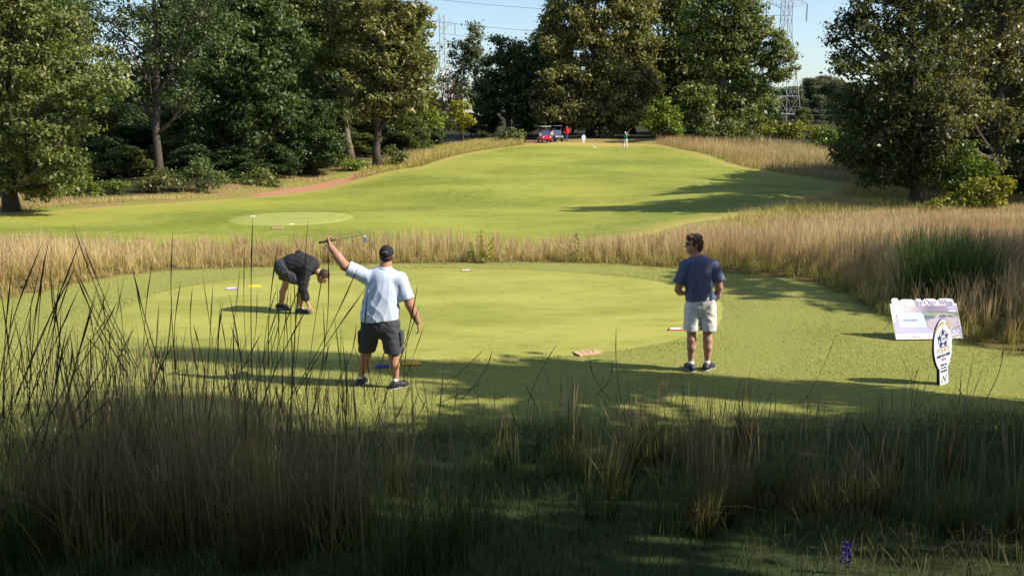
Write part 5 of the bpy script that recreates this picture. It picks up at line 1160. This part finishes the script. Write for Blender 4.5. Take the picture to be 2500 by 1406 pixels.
# ------------------------------------------------------------------ paddle shaped sponsor signs
m_paddle = mat("sign_white", (.66, .70, .82), .35, .5); m_pedge = mat("sign_navy", (.03, .04, .14), .4, .4); m_gold = mat("sign_gold", (.55, .38, .16), .5, .4)
def paddle_poly(w, h, k=1.0):
    P = []; cz = h * .60; rz = h * .40; rx = w / 2
    for a in range(0, 33):
        th = R(-62) + R(304) * a / 32; P.append((rx * math.cos(th) * k, cz + rz * math.sin(th) * k))
    x0 = P[0][0]
    return [(x0 * 1.02, .0)] + P + [(-x0 * 1.02, .0)]
def paddle(px, py, d, yaw, label, detail=True, h=.84, w=.46, lean=0.0):
    if d: p = pt(px, py, d); x, y, z = p.x, p.y, 0.0
    else: x, y = hit(px, py, 60); z = Hs(x, y)
    o = empty("sponsor_sign", (x, y, z), yaw); o.rotation_euler = (R(-3), lean, yaw); tag(o, label, "sign")
    def M_(z): return Matrix.Rotation(R(90), 4, 'X') @ Matrix.Translation((0, 0, z))
    mb = MB(); mb.prism(paddle_poly(w * 1.03, h * 1.006), -.009, -.001); q = mb.build("edge_board", m_pedge, o); q.matrix_local = M_(0)
    mb = MB(); mb.prism(paddle_poly(w, h, .985), .0, .003); q = mb.build("front_face", m_paddle, o); q.matrix_local = M_(0)
    mb = MB(); mb.prism(paddle_poly(w, h), -.045, -.037); q = mb.build("back_board", m_pedge, o); q.matrix_local = Matrix.Rotation(R(2), 4, 'X') @ M_(0)
    mb = MB(); mb.tube([(0, .02, -.1), (0, .02, .3)], .006, n=6); mb.build("stake", m_steel, o)
    if detail:
        def ring(rx, rz, tk, z, n=40):
            mb = MB(); vs = []
            for k in range(n):
                a = 2 * math.pi * k / n
                for s in (1, -1): vs.append((math.cos(a) * (rx + s * tk / 2), cz + math.sin(a) * (rz + s * tk / 2), z))
            mb.add(vs, [(2 * k, 2 * ((k + 1) % n), 2 * ((k + 1) % n) + 1, 2 * k + 1) for k in range(n)]); return mb
        cz = h * .70
        q = ring(.088, .105, .012, .0045).build("emblem_ring", m_pedge, o); q.matrix_local = M_(0)
        mb = MB(); P = []
        for k in range(10):
            a = R(90) + k * R(36); r_ = .125 if k % 2 == 0 else .052; P.append((r_ * math.cos(a), cz + r_ * 1.15 * math.sin(a)))
        for k in range(5):           # star drawn as outline strokes
            p0 = P[2 * k]; p1 = P[(2 * k + 1) % 10]; p2 = P[(2 * k - 1) % 10]
            mb.prism([p0, p1, (p1[0] * .8, cz + (p1[1] - cz) * .8), (p2[0] * .8, cz + (p2[1] - cz) * .8), p2], .005, .0062) if k % 5 != 9 else None
        q = mb.build("emblem_star", m_pedge, o); q.matrix_local = M_(0)
        mb = MB(); mb.prism([(.045 * math.cos(a * math.pi / 12), cz + .052 * math.sin(a * math.pi / 12)) for a in range(24)], .0064, .0074); q = mb.build("emblem_disc", m_paddle, o); q.matrix_local = M_(0)
        q = text_mesh("FOP", .04, m_pedge, o, width=.062); q.matrix_local = M_(.009) @ Matrix.Translation((0, cz, 0))
        # arched heading
        s_ = "FRATERNAL ORDER"
        for k, ch in enumerate(s_):
            if ch == ' ': continue
            a = R(148) - R(116) * k / (len(s_) - 1); q = text_mesh(ch, .052, m_gold, o, bold=.0015, name="heading_letter")
            q.matrix_local = M_(.0045) @ Matrix.Translation((.165 * math.cos(a), h * .70 + .205 * math.sin(a), 0)) @ Matrix.Rotation(a - R(90), 4, 'Z')
        for txt, zz, sz, wd_, m_ in (("POLICE", .445, .085, .25, m_gold), ("CHARITY GOLF OUTING", .375, .05, .27, m_pedge), ("2016", .325, .05, .10, mat("sign_rust", (.45, .16, .06), .5, .4)), ("THANK YOU", .255, .035, .13, m_pedge), ("TO OUR", .215, .03, .10, m_pedge), ("SPONSORS", .175, .035, .13, m_pedge)):
            q = text_mesh(txt, sz, m_, o, width=wd_, bold=.001); q.matrix_local = M_(.0045) @ Matrix.Translation((0, zz * h / .84, 0))
        mb = MB(); mb.tube([(-.06, .04, 0), (-.01, .12, 0), (.01, .05, 0), (.055, .13, 0)], .004, n=5); mb.tube([(-.05, .025, 0), (.06, .045, 0)], .0035, n=5); q = mb.build("scrawl", m_pedge, o); q.matrix_local = M_(.005)
    return o
paddle(2303, 957, 10.45, R(30), "narrow paddle shaped sign with star emblem, standing before the prize board", lean=R(-6.5), h=.86, w=.365)
q = paddle(1425, 349.5, 0, R(4), "plain white paddle shaped sign far up on the hilltop by the carts", detail=False, h=.98, w=.50)

# ------------------------------------------------------------------ golf carts
m_cred = mat("cart_red_paint", (.42, .012, .03), .25, .5); m_cdark = mat("cart_dark_paint", (.03, .035, .045), .3, .5); m_cwhite = mat("cart_white", (.72, .70, .66), .4, .4); m_seat = mat("cream_vinyl", (.45, .40, .32), .6, .3)
m_wind = mat("tinted_windscreen", (.05, .065, .16), .35, .4); m_roof = mat("cart_roof", (.74, .70, .60), .5, .3)
def cart(px, py, d, yaw, paint, roof, label, full=True):
    if d: a, _ = slope(px, py); x, y = a * d, d
    else: x, y = hit(px, py, 60)
    o = empty("golf_cart", (x, y, Hs(x, y)), yaw); tag(o, label, "golf cart", "golf carts parked on the hilltop")
    mb = MB()   # front faces -y
    prof = [(-1.22, .30), (-1.24, .52), (-1.12, .72), (-.78, .80), (-.62, .78), (-.58, .34), (.05, .30), (.10, .62), (.55, .66), (.62, .72), (1.10, .70), (1.18, .35)]
    mb.prism([(p[0], p[1]) for p in prof], -.56, .56, lambda x, y, z: (z, x, y)); mb.build("body", paint, o, bevel=.04)
    mb = MB(); mb.box((0, -1.22, .30), (.9, .10, .10)); mb.box((0, 1.18, .32), (.9, .08, .1)); mb.build("bumper", m_rubber, o, bevel=.02)
    mb = MB(); mb.box((0, 0, 1.84), (1.16, 1.75, .055)); mb.build("roof", roof, o, bevel=.025)
    for sx in (-1, 1):
        for (y0, z0, y1) in ((-.72, .78, -.62), (.62, .70, .68)): mb = MB(); mb.tube([(sx * .52, y0, z0), (sx * .50, y1, 1.82)], .018, n=8); mb.build("roof_post", m_cdark, o, smooth=True)
    mb = MB(); mb.add([(-.50, -.745, .82), (.50, -.745, .82), (.49, -.69, 1.34), (-.49, -.69, 1.34), (-.50, -.735, .82), (.50, -.735, .82), (.49, -.68, 1.34), (-.49, -.68, 1.34)], [(0, 1, 2, 3), (7, 6, 5, 4), (0, 4, 5, 1), (3, 2, 6, 7), (0, 3, 7, 4), (1, 5, 6, 2)]); mb.build("windscreen", m_wind, o)
    mb = MB(); mb.box((0, .33, .74), (1.0, .50, .12)); mb.build("seat", m_seat, o, bevel=.03); mb = MB(); mb.box((0, .60, 1.02), (1.0, .10, .42)); mb.build("backrest", m_seat, o, bevel=.03)
    mb = MB(); n = 20; mb.tube([(-.25 + .17 * math.cos(2 * math.pi * k / n), -.42 + .06 * math.sin(2 * math.pi * k / n), 1.02 + .15 * math.sin(2 * math.pi * k / n)) for k in range(n + 1)], .012, n=6); mb.tube([(-.25, -.42, 1.02), (-.25, -.62, .8)], .015, n=6); mb.build("steering_wheel", m_rubber, o, smooth=True)
    for sx in (-1, 1):
        for yy in (-.86, .80):
            mb = MB(); mb.tube([(sx * .44, yy, .23), (sx * .60, yy, .23)], .23, n=20); wl = mb.build("wheel", m_rubber, o, bevel=.02); mb = MB(); mb.tube([(sx * .595, yy, .23), (sx * .612, yy, .23)], .13, n=16); mb.build("rim", m_cwhite, wl)
        mb = MB(); mb.tube([(sx * .42, -1.20, .62), (sx * .42, -1.25, .61)], .075, n=14); mb.build("headlight", m_panel, o)
    for sx, c_ in ((-.26, m_cdark), (.26, m_cwhite)):
        mb = MB(); mb.tube([(sx, .92, .66), (sx, .98, 1.34)], [.13, .15], n=12); g_ = mb.build("golf_bag", c_, o, smooth=False)
        mb = MB()
        for k in range(5): mb.tube([(sx + .05 * math.cos(k * 1.3), .98 + .05 * math.sin(k * 1.3), 1.30), (sx + .07 * math.cos(k * 1.3), 1.0 + .06 * math.sin(k * 1.3), 1.52 + .03 * k)], [.012, .02], n=5)
        mb.build("club_handles", m_rubber, g_)
    return o
cart(1329, 346.5, 100, R(12), m_cred, m_roof, "red golf cart with pale roof, first of the carts on the hilltop")
cart(1354, 345.5, 103.5, R(24), m_cdark, m_cdark, "dark golf cart parked close behind the red one")
cart(1287, 331, 128, R(-10), m_cwhite, m_roof, "pale golf cart half hidden among bushes further back")
bx, by = hit(1405, 357, 60)
mb = MB(); n = 18; mb.add([(.55 * math.cos(2 * math.pi * k / n) * (1 + .15 * math.sin(3 * k)), .45 * math.sin(2 * math.pi * k / n), .02) for k in range(n)] + [(.5 * math.cos(2 * math.pi * k / n), .4 * math.sin(2 * math.pi * k / n), .0) for k in range(n)], [tuple(range(n))] + [(k, (k + 1) % n, n + (k + 1) % n, n + k) for k in range(n)])

# ------------------------------------------------------------------ pylons and wires
m_galv = mat("galvanised_steel", (.42, .42, .44), .5, .5, metal=.3)
def pylon(px, py, d, hgt, base_w, label, arms, yaw=0.0, r=.10, arm_len=6.5):
    x, y = pt(px, py, d).x, d; z = pt(px, py, d).z
    o = empty("power_pylon", (x, y, z), yaw); tag(o, label, "pylon", "lattice pylons of the power line")
    mb = MB()
    def wd(z_): s = min(1, z_ / (hgt * .52)); return base_w / 2 * (1 - s) + .75 * s
    lv = [0, 2.4, 5.5, 9, 12.5, 16, 18.8, 21.2, 23.4, 25.6, 27.8, 30, 32.5][: ]; lv = [v * hgt / 32.5 for v in lv]
    def cr(z_): w_ = wd(z_); return [Vector((sx * w_, sy * w_, z_)) for sx, sy in ((-1, -1), (1, -1), (1, 1), (-1, 1))]
    for i in range(len(lv) - 1):
        A, B_ = cr(lv[i]), cr(lv[i + 1])
        for k in range(4):
            mb.tube([A[k], B_[k]], r, n=4); k2 = (k + 1) % 4
            if i > 0:
                mb.tube([A[k], A[k2]], r * .5, n=4)
                if i == 1 or i == 2:
                    m_ = (A[k] + A[k2]) / 2; mb.tube([m_, B_[k]], r * .55, n=4); mb.tube([m_, B_[k2]], r * .55, n=4)
                else: mb.tube([A[k], B_[k2]], r * .5, n=4); mb.tube([A[k2], B_[k]], r * .5, n=4)
            else: mb.tube([(A[k] * .5 + A[k2] * .5) * 0 + (B_[k] + B_[k2]) / 2, A[k].lerp(B_[k], .15)], r * .5, n=4)
    tipz = []
    for za, la in arms:
        for s in (-1, 1):
            tip = Vector((s * la, 0, za + .9)); w_ = wd(za)
            for sy in (-1, 1):
                mb.tube([(s * w_, sy * w_, za), tip], r * .7, n=4); mb.tube([(s * w_, sy * w_, za + 2.0), tip], r * .6, n=4)
                for f in (.33, .66): mb.tube([Vector((s * w_, sy * w_, za)).lerp(tip, f), Vector((s * w_, sy * w_, za + 2.0)).lerp(tip, f)], r * .4, n=4)
            tipz.append(tip)
    mb.build("lattice", m_galv, o)
    for tip in tipz:
        mb = MB(); mb.tube([tip, tip - Vector((0, 0, .3))], .04, n=5)
        for k in range(11): mb.tube([tip - Vector((0, 0, .3 + k * .26)), tip - Vector((0, 0, .38 + k * .26))], .15, n=8)
        mb.tube([tip, tip - Vector((0, 0, 3.3))], .05, n=5); mb.build("insulator", m_cdark, o)
    return o, tipz
py1, tips1 = pylon(1905, 312, 160, 33, 5.6, "big steel lattice pylon rising behind the spreading oak", [(21.2, 4.0), (27.0, 4.4)], R(12), r=.075)
py2, tips2 = pylon(1082, 290, 270, 31, 5.6, "far lattice pylon seen thin against the sky in the gap", [(21.0, 4.0), (27.5, 4.0)], R(12), r=.065)
wire_m = mat("wire", (.20, .21, .24), .5, .4)
def wire(pts, label, rad=.035):
    mb = MB(); P = []
    for i in range(len(pts) - 1):
        a, b_ = Vector(pts[i]), Vector(pts[i + 1]); n = 14; sag = (b_ - a).length * .012
        for k in range(n + (i == len(pts) - 2)): s = k / n; P.append(a.lerp(b_, s) - Vector((0, 0, 4 * sag * s * (1 - s))))
    mb.tube(P, rad, n=4); o = mb.build("power_line", wire_m); tag(o, label, "power line", "wires strung between the pylons"); return o
for k, (p0, p1, lb) in enumerate((((1040, -4, 250), (1930, 38, 175), "topmost wire crossing the gap of sky"), ((1040, 50, 250), (1900, 95, 175), "second wire from the top across the gap of sky"),
                              ((1075, 82, 260), (1900, 122, 175), "third wire down, starting at the far pylon's arm"), ((1090, 130, 262), (1900, 165, 175), "fourth wire down across the gap of sky"), ((1090, 148, 262), (1900, 180, 175), "lowest wire crossing the gap of sky"),
                              ((1900, 268, 158), (2300, 262, 150), "low wire before the far trees right of the big pylon"), ((1900, 279, 158), (2300, 277, 150), "lowest wire over the golden bushes by the big pylon"))):
    wire([pt(*p0), pt(*p1)], lb, rad=.045 if k < 5 else .03)

# ------------------------------------------------------------------ flowering stem, yellow weeds
def weed(name, x, y, h, m, label, cat, n=26, lf=.05, seed=0, up=.35):
    g = np.random.default_rng(seed); z = Hs(x, y); o = empty(name, (x, y, z)); tag(o, label, cat)
    mb = MB(); mb.tube([(0, 0, 0), (.02, .01, h * .5), (.01, 0, h)], [.008, .006, .002], n=5); mb.build("stem", bpy.data.materials["dry_stalk"], o)
    S_ = np.array([(g.normal(0, .03), g.normal(0, .03), h * (.2 + .8 * k / n), .05 + .04 * (1 - k / n)) for k in range(0, n, 2)]); leaf_cloud("foliage", m, S_, lf, seed, 600, o, .3); return o
for px, py, h, lf, lb in ((1176, 640, .85, 'yellow', "upright yellow leaved weed in the fescue behind the far red marker"), (1200, 642, .62, 'yellow', "shorter yellow weed just beside the upright yellow one"), (1152, 640, .5, 'bright', "pale budding weed at the front of the fescue"), (1408, 638, .75, 'bright', "green leafy weed standing alone in the fescue near the tee"), (1180, 643, .3, 'bright', "small leafy tuft between the two yellow weeds")):
    x, y = onplane(px, py, 0.0); weed("weed", x, y, h, L[lf], lb, "weed", seed=px)
x, y = hit(2062, 1400, 3); zz = Hs(x, y); p = pt(2056, 1322, y); o = empty("flower", (x, y, zz)); tag(o, "single deep purple flower spike in the shaded grass", "flower")
hh = p.z - zz; mb = MB(); mb.tube([(0.01, 0, 0), (.0, 0, hh)], .004, n=5); mb.build("stem", bpy.data.materials["dry_stalk"], o)
mb = MB(); g = np.random.default_rng(5)
for k in range(60):
    s = k / 60; r_ = .016 * (1 - .6 * s) + .004; a = g.uniform(0, 6.28); c_ = Vector((math.cos(a) * r_, math.sin(a) * r_, hh * (.25 + .75 * s))); mb.tube([c_ * 1.0, c_ + Vector((math.cos(a) * .014, math.sin(a) * .014, .012))], [.006, .0015], n=4)
mb.build("petals", mat("purple_petal", (.035, .015, .20), .6, .3), o)
# big green tuft of tall grass at the field's near corner
cx, cyy = onplane(2330, 790, 0); g = np.random.default_rng(8); n = 1500; a = g.uniform(0, 6.28, n); q = .75 * np.sqrt(g.uniform(0, 1, n))
m_tuft = blade_mat("green_reed", (.03, .06, .012), (.05, .10, .02), (.09, .15, .03), (.04, .07, .015), (.07, .12, .03), (.14, .18, .05))
o = blades("grass_tuft", m_tuft, cx + .5 + q * np.cos(a) * 1.1, cyy + 1.3 + q * np.sin(a), g.uniform(.9, 1.6, n), np.full(n, .014), lean=.28, segs=5, seed=9, bend=.7)
tag(o, "big dark green tuft of tall blades at the corner of the field", "grass tuft")
for k in range(5):
    if not used[k]: bpy.data.objects.remove(protos[k])
